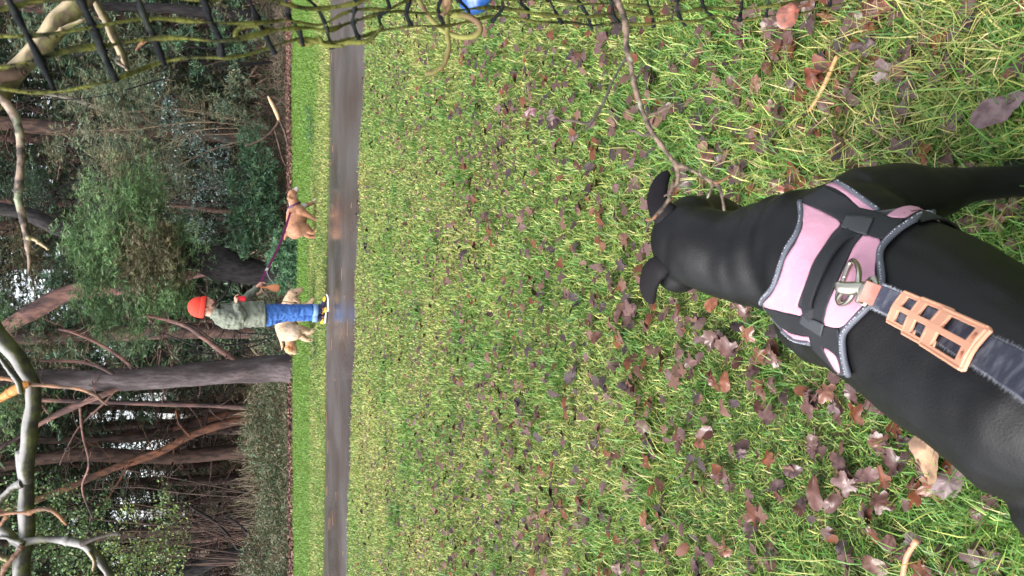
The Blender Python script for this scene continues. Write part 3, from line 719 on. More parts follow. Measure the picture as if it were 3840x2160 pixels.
# bracken covering the slope behind
n = 60000; x = rg.uniform(-34, 34, n); y = 21 + 54 * rg.random(n) ** 1.2; x = x * (y / 60 + .15)
g = np.array([TZ(a, b) for a, b in zip(x, y)]); pt = np.stack([x, y, g + rg.random(n) * .35], 1)
tag(crown_obj('bracken', [needles(pt, 2, .62, .055, [(0.085, 0.054, 0.037), (0.169, 0.110, 0.076), (0.236, 0.169, 0.119), (0.076, 0.085, 0.043), (0.068, 0.076, 0.034)], rg, droop=.25)], M_litter), 'dead brown bracken covering the floor and bank deep in the wood', 'bracken', kind='stuff')  # palette lightened to stand in for haze deep in the wood
# pale upright dead stems above the hedge
rs = random.Random(9); bm = bmesh.new()
for k in range(130):
    x = rs.uniform(-8.2, -3.2); y = rs.uniform(21.2, 22.4); z = TZ(x, y); h = rs.uniform(.8, 1.25)
    tube(bm, [(x, y, z), (x + rs.uniform(-.05, .05), y, z + h * .6), (x + rs.uniform(-.12, .12), y, z + h)], [.008, .007, .004], 4)
tag(bm_obj('dead_stems', bm, mat('dead_stem', (.20, .17, .11), .8)), 'pale upright dead stems sticking up above the bramble undergrowth', 'stems', kind='stuff')
# leaf litter strip between verge and wood
n = 26000; x = rg.uniform(-8, 8, n); y = 17.55 + rg.gamma(2.0, .35, n) + .25 * fnoise(x, x * 0, 2, 31)
k = ~((x < -.3) & (rg.random(n) < .45)); x, y = x[k], y[k]
g = np.array([TZ(a, b) for a, b in zip(x, y)]) + .01 + rg.random(len(x)) * .05
tag(crown_obj('leaf_litter', [leafquads(np.stack([x, y, g], 1), .07, [(.09, .042, .032), (.14, .075, .055), (.06, .03, .026), (.20, .12, .085)], rg, up_=1.3, asp=.7)], M_litter), 'reddish brown leaf litter strip where the verge meets the wood', 'leaf litter', kind='stuff')

# broken pale branch lying at the wood's edge
e = empty('broken_branch', PY(284, 115, 17.7), 'split pale branch with bare dark forks lying at the edge of the wood', 'branch')
bm = bmesh.new()
for c in ([(268, 96, 1.5), (272, 104, 4.5), (277, 114, 3.5), (279, 122, 2.6)],): rough_tube(bm, *bpath(c, 17.7, ground=False), n=7, amp=.2)
bm_obj('split_wood', bm, mat('split_wood', (.48, .30, .18), .6, bump=(.6, 30, .01)), e)
bm = bmesh.new()
for c in ([(279, 120, 3), (276, 126, 2.6), (268, 135, 2.2), (258, 141, 1.8), (245, 146, 1.5)], [(279, 120, 2.6), (284, 130, 2.2), (288, 146, 1.5)], [(274, 128, 2), (278, 142, 1.8), (282, 158, 1.2), (286, 166, 1)]):
    rough_tube(bm, *bpath(c, 17.7, ground=False), n=6, amp=.2)
bm_obj('fork', bm, BK_brown, e)

# --- bare shrubs: tangle of grey and tan shoots
def bare_shrub(label, base, y, tips, bark, r=.02, seed=0, tw=16, twL=.9):
    b = PY(*base, y); b.z = TZ(b.x, b.y) - .05; e = empty('bare_shrub', b, label, 'shrub'); rnd = random.Random(seed)
    for t in tips:
        q = PY(*t, y + rnd.uniform(-.8, .8)); m1 = b.lerp(q, .4) + Vector((rnd.uniform(-.3, .3), rnd.uniform(-.2, .2), rnd.uniform(0, .5))); m2 = b.lerp(q, .75) + Vector((rnd.uniform(-.3, .3), 0, rnd.uniform(-.1, .4)))
        bm = bmesh.new(); PP, RR = spline([b, m1, m2, q], [r, r * .8, r * .55, r * .25], 6); tube(bm, PP, RR, 5)
        twiglets(bm, PP, RR, rnd, tw, twL, r * .35, .1, 2); bm_obj('shoot', bm, bark, e)
BK_tan = M_bark('tan_shoots', (0.290, 0.217, 0.145), (0.160, 0.116, 0.080))
bare_shrub('tangle of tan shoots in front of the grey green pine', (278, 130), 20, [(80, 130), (100, 165), (120, 90), (150, 190), (60, 90), (130, 130)], BK_tan, .018, 1)
bare_shrub('tangle of dark shoots behind the netting', (276, 60), 20.5, [(60, 60), (100, 40), (140, 70), (30, 100), (170, 20)], BK_dark, .024, 2)
bare_shrub('grey shoots hanging over the bluish holly', (276, 190), 19.6, [(130, 190), (160, 150), (190, 220), (110, 220)], BK_grey, .014, 3)
bare_shrub('dark criss cross shoots in the gap left of the person', (280, 335), 19.5, [(180, 345), (150, 335), (200, 300), (215, 330), (130, 350)], BK_dark, .022, 4)
bare_shrub('brown shoots right of the tall yellow green tree', (272, 500), 22, [(120, 470), (160, 500), (90, 490), (180, 530), (140, 540)], BK_far, .02, 5)
bare_shrub('thin crossing shoots low in the brown bank', (270, 175), 23, [(20, 150), (50, 200), (10, 210), (70, 120), (30, 240)], BK_dark, .03, 6, tw=24, twL=1.3)

# --- the stand of pines behind: a few kinds, copied
def pine_proto(seed, bark, H=17, r=.17, crown0=6.0):
    rnd = random.Random(seed); rgp = np.random.default_rng(seed)
    root = bpy.data.objects.new('forest_pine', None); COL.objects.link(root)
    bm = bmesh.new(); P = [Vector((0, 0, -.3))]
    for k in range(1, 9): P.append(Vector((rnd.uniform(-.09, .09) * k ** .5, rnd.uniform(-.09, .09) * k ** .5, H * k / 8)))
    PP, RR = rough_tube(bm, P, [r * (1 - .085 * k) for k in range(9)], 8, 3, .08, seed)
    bm_obj('trunk', bm, bark, root)
    bm = bmesh.new(); tips = []
    for k in range(74):
        h = 1.2 + (H - 2.2) * rnd.random() ** 1.25; i = min(len(PP) - 1, int((h + .3) / (H + .3) * (len(PP) - 1))); a = rnd.uniform(0, 6.28)
        L = rnd.uniform(.5, 1.9) * (1.2 if h > crown0 else .8); d = Vector((math.cos(a), math.sin(a), rnd.uniform(-.3, .35)))
        q = [PP[i], PP[i] + d * L * .5 + Vector((0, 0, -.04)), PP[i] + d * L + Vector((0, 0, rnd.uniform(-.3, .15)))]
        tube(bm, q, [.028, .018, .007], 4); twiglets(bm, [q[0], q[1], q[1], q[2]], None, rnd, 5, .7, .010, 0, 0)
        if h > crown0: tips.append(q[2]); tips.append(q[1])
    bm_obj('branches', bm, bark, root)['kind'] = 'stuff'
    mids = np.array([tuple(t) for t in tips]); extra = np.stack([rgp.normal(0, 1.2, 70), rgp.normal(0, 1.2, 70), crown0 - .8 + (H - crown0) * rgp.random(70) ** .9], 1)
    mids = np.concatenate([mids, extra]); t = spread(mids, 6, .34, rgp)
    crown_obj('crown', [needles(t, 7, .30, .05, PAL_G + [(.045, .085, .035), (.06, .09, .04)], rgp, droop=-.1)], M_needle, root)
    return root
protos = [pine_proto(1, BK_far, 17, .17, 4.6), pine_proto(2, BK_brown, 19, .21, 6.5), pine_proto(3, BK_far, 15, .13, 3.2), pine_proto(4, BK_pink, 18, .18, 5.5)]
used = [False] * 4
KIND = ('dark barked', 'stout brown', 'very thin', 'pinkish')
def place(i, x, y, rz, s, label, group):
    root = protos[i]; rk = 'in the nearest ranks' if y < 36 else 'in the middle depth' if y < 52 else 'farthest back'
    label = KIND[i] + ' ' + label + ' ' + rk; group = KIND[i] + ' ' + group + ' ' + rk
    if not used[i]: used[i] = True; o = root
    else:
        o = root.copy(); COL.objects.link(o)
        for ch in root.children:
            c = ch.copy(); COL.objects.link(c); c.parent = o
    o.location = (x, y, TZ(x, y)); o.rotation_euler = (0, 0, rz); o.scale = (s, s, s * 1.0)
    tag(o, label, 'tree', group)
rt = random.Random(21)
k = 0
for row in range(8):                                   # planted rows, left part
    y = 26.5 + row * 3.9
    x = -.115 * y + .6
    while x > -.42 * y - 3:
        xx, yy = x + rt.uniform(-.35, .35), y + rt.uniform(-.9, .9)
        place(rt.choice([0, 0, 2, 1, 3]) if row > 1 else rt.choice([0, 2]), xx, yy, rt.uniform(0, 6.28), rt.uniform(.85, 1.15), 'pine of the planted rows', 'planted pines in rows')
        x -= rt.uniform(1.3, 2.6) * (1 + row * .05)
for _ in range(22):
    y = rt.uniform(34, 66); place(rt.randrange(4), rt.uniform(.06 * y, .40 * y), y, rt.uniform(0, 6.28), rt.uniform(.9, 1.25), 'pine on the bank', 'scattered pines on the bank')
for _ in range(50):                                     # irregular wood on the right and middle
    y = rt.uniform(25, 72); x = rt.uniform(-.13 * y + .5, .44 * y + 2)
    place(rt.randrange(4), x, y, rt.uniform(0, 6.28), rt.uniform(.9, 1.25), 'pine on the bank', 'scattered pines on the bank')
for x, y in ((-1.2, 19.5), (1.5, 20.2), (4.2, 19.8), (7.5, 20.5), (-5, 22.5), (-8.5, 20.5), (10.5, 21), (-11, 23)):  # front rank crowns, high above the picture
    place(1, x * 1.0, y + 3.2, rt.uniform(0, 6.28), 1.15, 'tall pine behind the front trees', 'tall front pines')
# understorey of young pines and thin scrub, copied
def under_proto(seed, pal, H=3.0, R_=1.1, n=110, L=.22, W=.03, sp=.22):
    rnd = random.Random(seed); rgp = np.random.default_rng(seed); root = bpy.data.objects.new('understorey_pine', None); COL.objects.link(root)
    bm = bmesh.new(); mids = []
    for k in range(9):
        a = rnd.uniform(0, 6.28); q = Vector((math.cos(a) * R_ * rnd.uniform(.3, 1), math.sin(a) * R_ * rnd.uniform(.3, 1), H * rnd.uniform(.35, 1)))
        P, Q = spline([(0, 0, -.1), (q.x * .3, q.y * .3, q.z * .55), tuple(q)], [.035, .02, .008], 4); tube(bm, P, Q, 5); twiglets(bm, P, Q, rnd, 5, .7, .008, .1, 0); mids += [tuple(p) for p in P[3:]]
    bm_obj('stems', bm, BK_brown, root)
    mids = np.concatenate([np.array(mids), np.stack([rgp.normal(0, R_ * .5, n), rgp.normal(0, R_ * .5, n), H * (.15 + .85 * rgp.random(n))], 1)])
    crown_obj('foliage', [needles(spread(mids, 7, sp, rgp), 8, L, W, pal, rgp, droop=-.05)], M_needle, root); return root
ups = [under_proto(51, PAL_B), under_proto(52, PAL_D + PAL_B[:2], 3.6, 1.4), under_proto(53, PAL_G, 2.4, 1.2), under_proto(54, PAL_A, 3.2, 1.0, 70)]
uused = [False] * 4; UK = ('grey green', 'broad dark green', 'low blackish', 'fresh green'); ru = random.Random(77)
def put_under(i, x, y, s):
    root = ups[i]
    if not uused[i]: uused[i] = True; o = root
    else:
        o = root.copy(); COL.objects.link(o)
        for ch in root.children: c = ch.copy(); COL.objects.link(c); c.parent = o
    o.location = (x, y, TZ(x, y)); o.rotation_euler = (0, 0, ru.uniform(0, 6.28)); o.scale = (s, s, s * ru.uniform(.8, 1.3))
    rk = 'on the near slope' if y < 30 else 'on the far slope'
    tag(o, UK[i] + ' young pine between the trunks ' + rk, 'young tree', UK[i] + ' young pines ' + rk)
for _ in range(56):
    y = ru.uniform(22.5, 48); put_under(ru.choice([0, 0, 1, 1, 2]), ru.uniform(-.10 * y, .44 * y), y, ru.uniform(.8, 1.5))
for _ in range(8):
    y = ru.uniform(34, 62); put_under(ru.choice([0, 1, 2, 3]), ru.uniform(-.42 * y, -.10 * y), y, ru.uniform(.8, 1.4))
# unseen needle layer added above the wood to block light
n = 2200; x = rg.uniform(-30, 34, n); y = rg.uniform(34, 62, n); z = 11 + rg.uniform(0, 5, n) + .1 * y
tag(crown_obj('shade_layer', [needles(np.stack([x, y, z], 1), 5, .9, .5, PAL_G, rg, flat=.4)], M_needle), 'unseen layer of dark pine needles added high over the wood for shade', 'shade_layer', kind='stuff')
# kinds that no tree took are not kept
for fl, pr in ((used, protos), (uused, ups)):
    for f_, r_ in zip(fl, pr):
        if not f_:
            for ch in list(r_.children): bpy.data.objects.remove(ch)
            bpy.data.objects.remove(r_)
# ================================================================== PERSON AND HIS DOGS
def c6(cx, cy, y, dy=0):        # the enlarged crop of the group -> world
    return PY(181.3 + cx * .0699, 266.7 + cy * .0699, y) + Vector((0, dy, 0))
YM = 11.42
def cm(cx, cy, dy=0): return c6(cx, cy, YM, 0) + Vector((0, dy, 0))
M_skin = mat('skin', (.50, .27, .20), .5, .4, var=((.40, .18, .13), 14, (.4, .65)))
M_beard = mat('beard', (.06, .036, .028), .8, .2, bump=(.8, 90, .01))
M_beanie = mat('orange_knit', (.66, .05, .032), .8, .2, bump=(.35, 120, .004))
M_jacket = mat('grey_green_cloth', (.155, .168, .133), .75, .25, var=((.10, .112, .088), 7, (.4, .65)), bump=[(.7, 13, .035), (.3, 40, .01)])
M_seam = mat('jacket_seam', (.07, .08, .06), .8, .2)
M_jeans = mat('blue_denim', (.035, .105, .33), .75, .25, var=[((.022, .070, .23), 9, (.40, .7)), ((.06, .16, .42), 22, (.50, .75))], bump=[(.9, 16, .03), (.3, 300, .002)])
M_cuff = mat('denim_cuff', (.17, .28, .50), .8, .2)
M_sock = mat('sock', (.03, .03, .07), .8, .2)
M_shoe = mat('navy_shoe', (.02, .018, .045), .5, .4)
M_yel = mat('yellow_shoe', (.80, .46, .03), .45, .4)
M_sole = mat('white_sole', (.7, .68, .66), .5, .4)
M_red = mat('red_plastic', (.62, .015, .03), .45, .4)

base = cm(2030, 660); base.z = 0
man = empty('person', base, 'person in orange beanie, grey green jacket and blue jeans walking along the path', 'person')
# body: one skin surface running under the clothes
bm = bmesh.new()
H0 = cm(310, 575)
ball(bm, cm(255, 580), (.122, .085, .125), seg=20, rings=14)                        # skull
ball(bm, cm(385, 555), (.085, .068, .10), seg=18, rings=12)                         # face
limb(bm, [cm(430, 510), cm(470, 520)], [.05, .045])                                  # jaw, chin
limb(bm, [cm(322, 480), cm(352, 462), cm(385, 452), cm(400, 470)], [.016, .018, .020, .014], sub=3)  # brow to nose
limb(bm, [cm(415, 482, -.012), cm(425, 482, .012)], [.018, .018], sub=2)            # lips
for s in (-1, 1): limb(bm, [cm(340, 600, s * .078), cm(385, 595, s * .084)], [(.016, .01), (.014, .009)], sub=3)   # ears
limb(bm, [cm(370, 640), cm(460, 660), cm(540, 690)], [.066, .062, .055])            # neck
limb(bm, [cm(600, 690), cm(760, 700), cm(980, 690), cm(1200, 690)], [(.12, .08), (.17, .12), (.165, .12), (.17, .13)], ref=Vector((0, 1, 0)), n=16)
for s, ks in ((-1, (640, 670, 645)), (1, (700, 715, 700))):
    limb(bm, [cm(1180, ks[0] + 20, s * .085), cm(1500, ks[1] - 30, s * .08), cm(1900, ks[2] + (-30 if s < 0 else 20), s * .08), cm(2010, ks[2] + (-40 if s < 0 else 20), s * .08)], [.085, .065, .045, .04])
def hand(bm, wrist, palm_dir, curl_dir, side, s=1.0, grip=.9):
    """palm, four unequal fingers curled over, thumb from the side of the palm"""
    pd = palm_dir.normalized(); cd = curl_dir.normalized(); sd_ = side.normalized()
    limb(bm, [wrist, wrist + pd * .045 * s, wrist + pd * .085 * s], [(.026 * s, .034 * s), (.020 * s, .042 * s), (.016 * s, .040 * s)], ref=cd, sub=3)
    for k, (o, L) in enumerate(((-.030, .068), (-.010, .080), (.010, .076), (.029, .058))):
        p = wrist + pd * .085 * s + sd_ * o * s; q = [p]; a = 0
        for j in range(3):
            a += grip * (.55 + .12 * k * .2); q.append(q[-1] + (pd * math.cos(a) + cd * math.sin(a)) * L * s * (.42, .33, .25)[j])
        limb(bm, q, [.0095 * s, .009 * s, .0085 * s, .0075 * s], sub=2, n=8)
    p = wrist + pd * .03 * s - sd_ * .036 * s
    limb(bm, [p, p + pd * .025 * s - sd_ * .016 * s + cd * .015 * s, p + pd * .05 * s - sd_ * .008 * s + cd * .035 * s], [.013 * s, .011 * s, .009 * s], sub=2, n=8)
# near arm bent up, hand round the red grip; far arm reaching forward and down with the lead
sh_n, el_n, wr_n = cm(560, 690, -.17), cm(845, 715, -.25), cm(795, 530, -.22)
sh_f, el_f, wr_f = cm(580, 640, .18), cm(860, 560, .20), cm(1075, 300, .12)
limb(bm, [sh_n, el_n, wr_n], [.055, .042, .028], sub=4); limb(bm, [sh_f, el_f, wr_f], [.055, .042, .028], sub=4)
hand(bm, wr_n, cm(770, 455, -.22) - wr_n, (cm(900, 430, -.2) - cm(770, 455, -.22)), Vector((0, 1, 0)), 1.05, 1.1)
hand(bm, wr_f, cm(1130, 240, .1) - wr_f, cm(1130, 300, .1) - cm(1075, 260, .1), Vector((0, 1, 0)), 1.05, 1.0)
body = remesh(bm, .0095, 2)
me_body = mesh_obj('body', body, M_skin, man)

# clothes follow the body
RY = Vector((0, 1, 0))
bm = bmesh.new()
limb(bm, [cm(490, 645), cm(540, 705), cm(620, 722), cm(760, 715), cm(900, 692), cm(1060, 680), cm(1200, 672)],
     [(.075, .07), (.19, .105), (.235, .155), (.235, .172), (.225, .182), (.235, .185), (.24, .185)], ref=RY, n=26, sub=5)
limb(bm, [sh_f + Vector((0, -.05, 0)), sh_f.lerp(el_f, .5), el_f, el_f.lerp(wr_f, .5), el_f.lerp(wr_f, .96)], [.105, .088, .074, .062, .048], n=16, sub=5)
limb(bm, [cm(420, 720, -.04), cm(470, 640, -.075), cm(510, 570, -.06), cm(530, 545, 0), cm(510, 570, .06), cm(470, 640, .075), cm(420, 720, .04), cm(420, 720, -.04)], [(.016, .026)] * 8, sub=3)   # collar
jk = remesh(bm, .011, 3)
# cloth folds
def fold_mesh(me, fn):
    me.update(); nrm = [v.normal.copy() for v in me.vertices]
    for v, nn in zip(me.vertices, nrm): v.co += nn * fn(v.co, nn)
def jfold(p, n_):
    a = noise.noise(Vector((p.x * 5, p.y * 5, p.z * 11))); b = noise.noise(Vector((p.x * 16 + p.z * 9, p.y * 9, p.z * 24)))
    return .020 * a + .013 * b
fold_mesh(jk, jfold)
hem = cm(1222, 680).z
jkm = mesh_obj('jacket', jk, M_jacket, man)
bm = bmesh.new()
limb(bm, [sh_n + Vector((0, .0, .02)), sh_n.lerp(el_n, .5) + Vector((-.02, -.02, 0)), el_n, el_n.lerp(wr_n, .55), wr_n + (wr_n - el_n) * -.02], [.098, .088, .080, .066, .050], n=16, sub=5)
slv = remesh(bm, .010, 2); fold_mesh(slv, lambda p, n_: .014 * noise.noise(Vector((p.x * 12, p.y * 8, p.z * 20))) + .008 * noise.noise(p * 34)); mesh_obj('sleeve', slv, M_jacket, jkm)
bm = bmesh.new()
wz = cm(885, 690)
def ring_around(me, c, rx, ry, z, off, rad, bm, tilt=0, a0=0, a1=6.283, n=40):
    bvh = BVHTree.FromPolygons([v.co.copy() for v in me.vertices], [list(p.vertices) for p in me.polygons]); pts = []
    for i in range(n + 1):
        a = a0 + (a1 - a0) * i / n; d = Vector((math.cos(a), math.sin(a), 0)); o = Vector((c.x, c.y, z + tilt * math.cos(a)))
        h = bvh.ray_cast(o + d * 1.0, -d)
        if h[0] is not None: pts.append(h[0] + d * off)
    if len(pts) > 3: tube(bm, pts, rad, 6)
ring_around(jk, cm(885, 690), 0, 0, wz.z, .002, .006, bm, a0=3.0, a1=5.2)
bm_obj('waist_seam', bm, M_seam, jkm)
bm = bmesh.new(); ring_around(jk, cm(1190, 680), 0, 0, cm(1190, 680).z, .0, .010, bm); bm_obj('hem', bm, M_seam, jkm)

bm = bmesh.new()
limb(bm, [cm(1150, 690), cm(1290, 690)], [(.18, .155), (.18, .155)], ref=RY, n=22)
limb(bm, [cm(1240, 655, -.085), cm(1430, 640, -.085), cm(1570, 632, -.08), cm(1740, 615, -.075), cm(1905, 617, -.07)], [.125, .108, .094, .082, .080], n=18)
limb(bm, [cm(1240, 725, .085), cm(1430, 700, .085), cm(1570, 695, .08), cm(1740, 700, .08), cm(1915, 708, .08)], [.12, .104, .09, .080, .078], n=18)
jn = remesh(bm, .011, 3)
fold_mesh(jn, lambda p, n_: .012 * noise.noise(Vector((p.x * 6, p.y * 6, p.z * 22))) + .010 * max(0, noise.noise(Vector((p.x * 14 + p.z * 18, p.y * 6, p.z * 20)))))
jnm = mesh_obj('jeans', jn, M_jeans, man)
for c, dy in (((1925, 617), -.07), ((1932, 708), .08)):
    bm = bmesh.new(); a = cm(*c, dy); tube(bm, [a + Vector((0, 0, .05)), a + Vector((0, 0, .045)), a - Vector((0, 0, .015)), a - Vector((0, 0, .02))], [.080, .087, .087, .078], 20); bm_obj('cuff', bm, M_cuff, jnm)
    bm = bmesh.new(); tube(bm, [a, a - Vector((0, 0, .075))], [.058, .054], 14); bm_obj('sock', bm, M_sock, man)

# beanie
bm = bmesh.new(); ball(bm, cm(258, 578), (.142, .108, .148), rot=Matrix.Rotation(R(-7), 4, 'Y'), seg=28, rings=18)
bmesh.ops.bisect_plane(bm, geom=bm.verts[:] + bm.edges[:] + bm.faces[:], plane_co=cm(320, 580), plane_no=Vector((-.14, 0, -1)), clear_outer=True)
bn = bm_obj('beanie', bm, M_beanie, man)
bm = bmesh.new(); fr = []
for i in range(37):
    a = 2 * math.pi * i / 36; fr.append(cm(282, 578) + Vector((math.cos(a) * .143, math.sin(a) * .109, -.022 + math.cos(a) * -.02)))
tube(bm, fr, [(.034, .007)] * 37, 10, ref=Vector((0, 0, 1)), cap=False); bm_obj('turn_up', bm, M_beanie, bn)
# beard
bm = bmesh.new(); ball(bm, cm(470, 505), (.05, .045, .035), seg=16, rings=10); limb(bm, [cm(440, 560, -.055), cm(478, 530, -.04), cm(488, 510, 0), cm(478, 530, .04), cm(440, 560, .055)], [.014, .022, .026, .022, .014], sub=3)
bd = remesh(bm, .008, 2); fold_mesh(bd, lambda p, n_: .006 * noise.noise(p * 60)); mesh_obj('beard', bd, M_beard, man)
bm = bmesh.new(); ball(bm, cm(352, 505, -.058), (.010, .006, .007)); ball(bm, cm(352, 505, .058), (.010, .006, .007)); bm_obj('eyes', bm, M_beard, man)
# shoes
def shoe(heel, toe, y_off, label=None):
    h = cm(*heel, y_off); t = cm(*toe, y_off); d = (t - h); L = d.length; d.normalize(); up_ = Vector((0, 1, 0)).cross(d); up_ = up_ if up_.z > 0 else -up_
    bm = bmesh.new()
    limb(bm, [h + d * .03 + up_ * .05, h + d * L * .3 + up_ * .062, h + d * L * .62 + up_ * .038, t - d * .03 + up_ * .02], [(.036, .04), (.042, .044), (.034, .048), (.022, .036)], ref=up_, n=16)
    limb(bm, [h + d * .05 + up_ * .06, h + d * .05 + up_ * .11], [.046, .048])
    sh = mesh_obj('shoe', remesh(bm, .008, 2), M_shoe, man)
    if label: sh['label'] = label
    bm = bmesh.new(); limb(bm, [h - up_ * .002, h + d * L * .4 - up_ * .004, t - d * .04, t + up_ * .018], [(.018, .045), (.018, .050), (.018, .05), (.012, .03)], ref=up_, n=14)
    mesh_obj('sole', remesh(bm, .008, 2), M_sole, sh)
    bm = bmesh.new(); limb(bm, [h + d * L * .5 + up_ * .048, h + d * L * .72 + up_ * .038, t - d * .03 + up_ * .03], [(.034, .047), (.03, .048), (.016, .034)], ref=up_, n=14)
    limb(bm, [h + d * .0 + up_ * .035, h + d * .05 + up_ * .035], [(.028, .046), (.02, .046)], ref=up_)
    mesh_obj('toe_cap', remesh(bm, .008, 2), M_yel, sh)
    bm = bmesh.new()
    for k in range(4):
        c = h + d * L * (.36 + .07 * k) + up_ * (.105 - .014 * k); tube(bm, [c - Vector((0, .03, 0)), c + up_ * .006, c + Vector((0, .03, 0))], .006, 6)
    bm_obj('laces', bm, mat('laces', (.12, .25, .5), .7), sh)
shoe((2085, 625), (2085, 395), -.07); shoe((2060, 800), (2085, 600), .09)
# red grip in the near hand: retractable lead handle
def slab(bm, pts, w, t, ref, n=12):
    tube(bm, pts, [(t, w)] * len(pts), n, ref=ref)
bm = bmesh.new(); a, b = cm(800, 452, -.22), cm(905, 458, -.22); limb(bm, [a, a.lerp(b, .5), b], [(.036, .02), (.040, .022), (.036, .02)], ref=Vector((1, 0, 0)), n=14)
gr = bm_obj('lead_grip', bm, M_red, None); tag(gr, "red plastic lead handle held in the person's near hand", 'lead handle')
bm = bmesh.new(); P, Rr = spline([b, cm(1100, 470, -.1), c6(1400, 490, 12.4), c6(1640, 520, 13.05)], [.004] * 4, 6); tube(bm, P, Rr, 6)
tag(bm_obj('dog_lead', bm, M_beard), 'thin black lead running down from the red handle to the cream dog', 'lead')

# purple lead to the tan dog
LEADTO = PY(261.3 + 545 * .0552, 170.7 + 690 * .0552, 13.05)
gripf = cm(1120, 250, .10)
M_purple = mat('purple_webbing', (.17, .015, .10), .7, .3, bump=(.4, 200, .003)); M_white = mat('white_tape', (.6, .58, .56), .6)
def flat_strap(name, pts, w_, t, ref, m, parent=None, sub=6):
    bm = bmesh.new(); P, Rr = spline(pts, [1] * len(pts), sub)
    fr = frames(P, ref); q = []
    for p, (T_, u, v) in zip(P, fr): q.append([bm.verts.new(p + u * a * w_ / 2 + v * b_ * t / 2) for a, b_ in ((-1, -1), (1, -1), (1, 1), (-1, 1))])
    for a, b in zip(q, q[1:]):
        for k in range(4): bm.faces.new((a[k], a[(k + 1) % 4], b[(k + 1) % 4], b[k]))
    bm.faces.new(q[0][::-1]); bm.faces.new(q[-1]); bmesh.ops.recalc_face_normals(bm, faces=bm.faces[:])
    return bm_obj(name, bm, m, parent, shade=False)
mid = gripf.lerp(LEADTO, .5) - Vector((0, 0, .05))
pl = flat_strap('dog_lead', [gripf, mid, LEADTO], .034, .006, Vector((0, -.2, 1)), M_purple)
pl.name = 'dog_lead'; tag(pl, 'purple webbing lead stretched from the far hand to the tan dog', 'lead')
wp = gripf.lerp(mid, .35); wd = (mid - gripf).normalized() * .035
flat_strap('white_tag', [wp - wd, wp + wd], .036, .010, Vector((0, -.2, 1)), M_white, pl)
# orange bag hanging from the far hand
def c4b(cx, cy, y): return PY(240 + cx * .04783, 240 + cy * .04783, y)
bm = bmesh.new(); yb = YM + .1
P, Rr = spline([c4b(400, 950, yb), c4b(450, 980, yb), c4b(540, 990, yb), c4b(600, 985, yb), c4b(700, 1000, yb), c4b(800, 1010, yb), c4b(835, 1015, yb)], [(.006, .006), (.016, .012), (.013, .01), (.03, .022), (.052, .03), (.055, .03), (.02, .014)], 4)
tube(bm, P, Rr, 14, ref=Vector((1, 0, 0)))
bag = bm_obj('small_bag', bm, mat('orange_bag', (.58, .22, .10), .5, .4, bump=(.9, 25, .02))); tag(bag, "little orange bag dangling from the person's far hand", 'bag')
bm = bmesh.new(); P, Rr = spline([gripf.lerp(mid, .33), c4b(600, 780, yb), c4b(720, 930, yb)], [.0025] * 3, 5); tube(bm, P, Rr, 5); bm_obj('string', bm, M_white, bag)

# ---------------------------------------------------------------- dogs in the distance
def fur(name): return mat(name, attr=True, rough=.7, spec=.25, var=((.72, .68, .66), 30, (.4, .7)), bump=(.5, 70, .01), sheen=.2)
M_furt = fur('tan_fur'); M_furc = fur('cream_fur'); M_nose = mat('dark_nose', (.01, .008, .008), .3, .5)
M_collar = mat('dark_purple_collar', (.06, .015, .06), .6)
# tan dog, walking right
YT = 13.05
def ct(cx, cy, dy=0): return PY(261.3 + cx * .0552, 170.7 + cy * .0552, YT) + Vector((0, dy, 0))
gt = ct(1010, 800); tan = empty('tan_dog', (gt.x, YT, 0), 'tan dog with white muzzle and white paw trotting on the verge on a purple lead', 'dog')
bm = bmesh.new()
limb(bm, [ct(600, 1120), ct(625, 1000), ct(640, 860), ct(640, 740), ct(625, 660)], [(.115, .145), (.125, .155), (.125, .165), (.115, .160), (.095, .125)], ref=RY, n=20)
limb(bm, [ct(640, 700), ct(600, 600), ct(575, 500), ct(565, 440)], [.11, .088, .078, .075])
ball(bm, ct(565, 430), (.085, .072, .075)); limb(bm, [ct(580, 410), ct(625, 355), ct(645, 320)], [.056, .045, .034])
for s in (-1, 1): limb(bm, [ct(520, 460, s * .055), ct(500, 500, s * .075), ct(540, 520, s * .085)], [(.03, .012), (.034, .012), (.02, .01)], sub=3)
limb(bm, [ct(720, 700, .08), ct(800, 620, .08), ct(890, 600, .08), ct(950, 565, .08), ct(990, 505, .08)], [.065, .042, .033, .028, .028])       # far fore, lifted
limb(bm, [ct(700, 740, -.08), ct(790, 780, -.085), ct(870, 830, -.085), ct(960, 890, -.085), ct(1005, 905, -.085), ct(1008, 880, -.085)], [.08, .055, .038, .027, .026, .024])  # near fore
limb(bm, [ct(650, 1080, -.09), ct(780, 1060, -.10), ct(850, 1090, -.10), ct(900, 1130, -.10), ct(985, 1090, -.10), ct(1000, 1055, -.10)], [.125, .09, .06, .035, .030, .026])
limb(bm, [ct(660, 1090, .09), ct(790, 1100, .10), ct(850, 1160, .10), ct(900, 1190, .10), ct(985, 1180, .10), ct(995, 1140, .10)], [.115, .08, .05, .033, .03, .026])
limb(bm, [ct(520, 1110), ct(480, 1130), ct(440, 1190), ct(420, 1250)], [.038, .032, .026, .016])
tme = remesh(bm, .011, 3)
TAN = (.34, .165, .095); WHT = (.55, .49, .47)
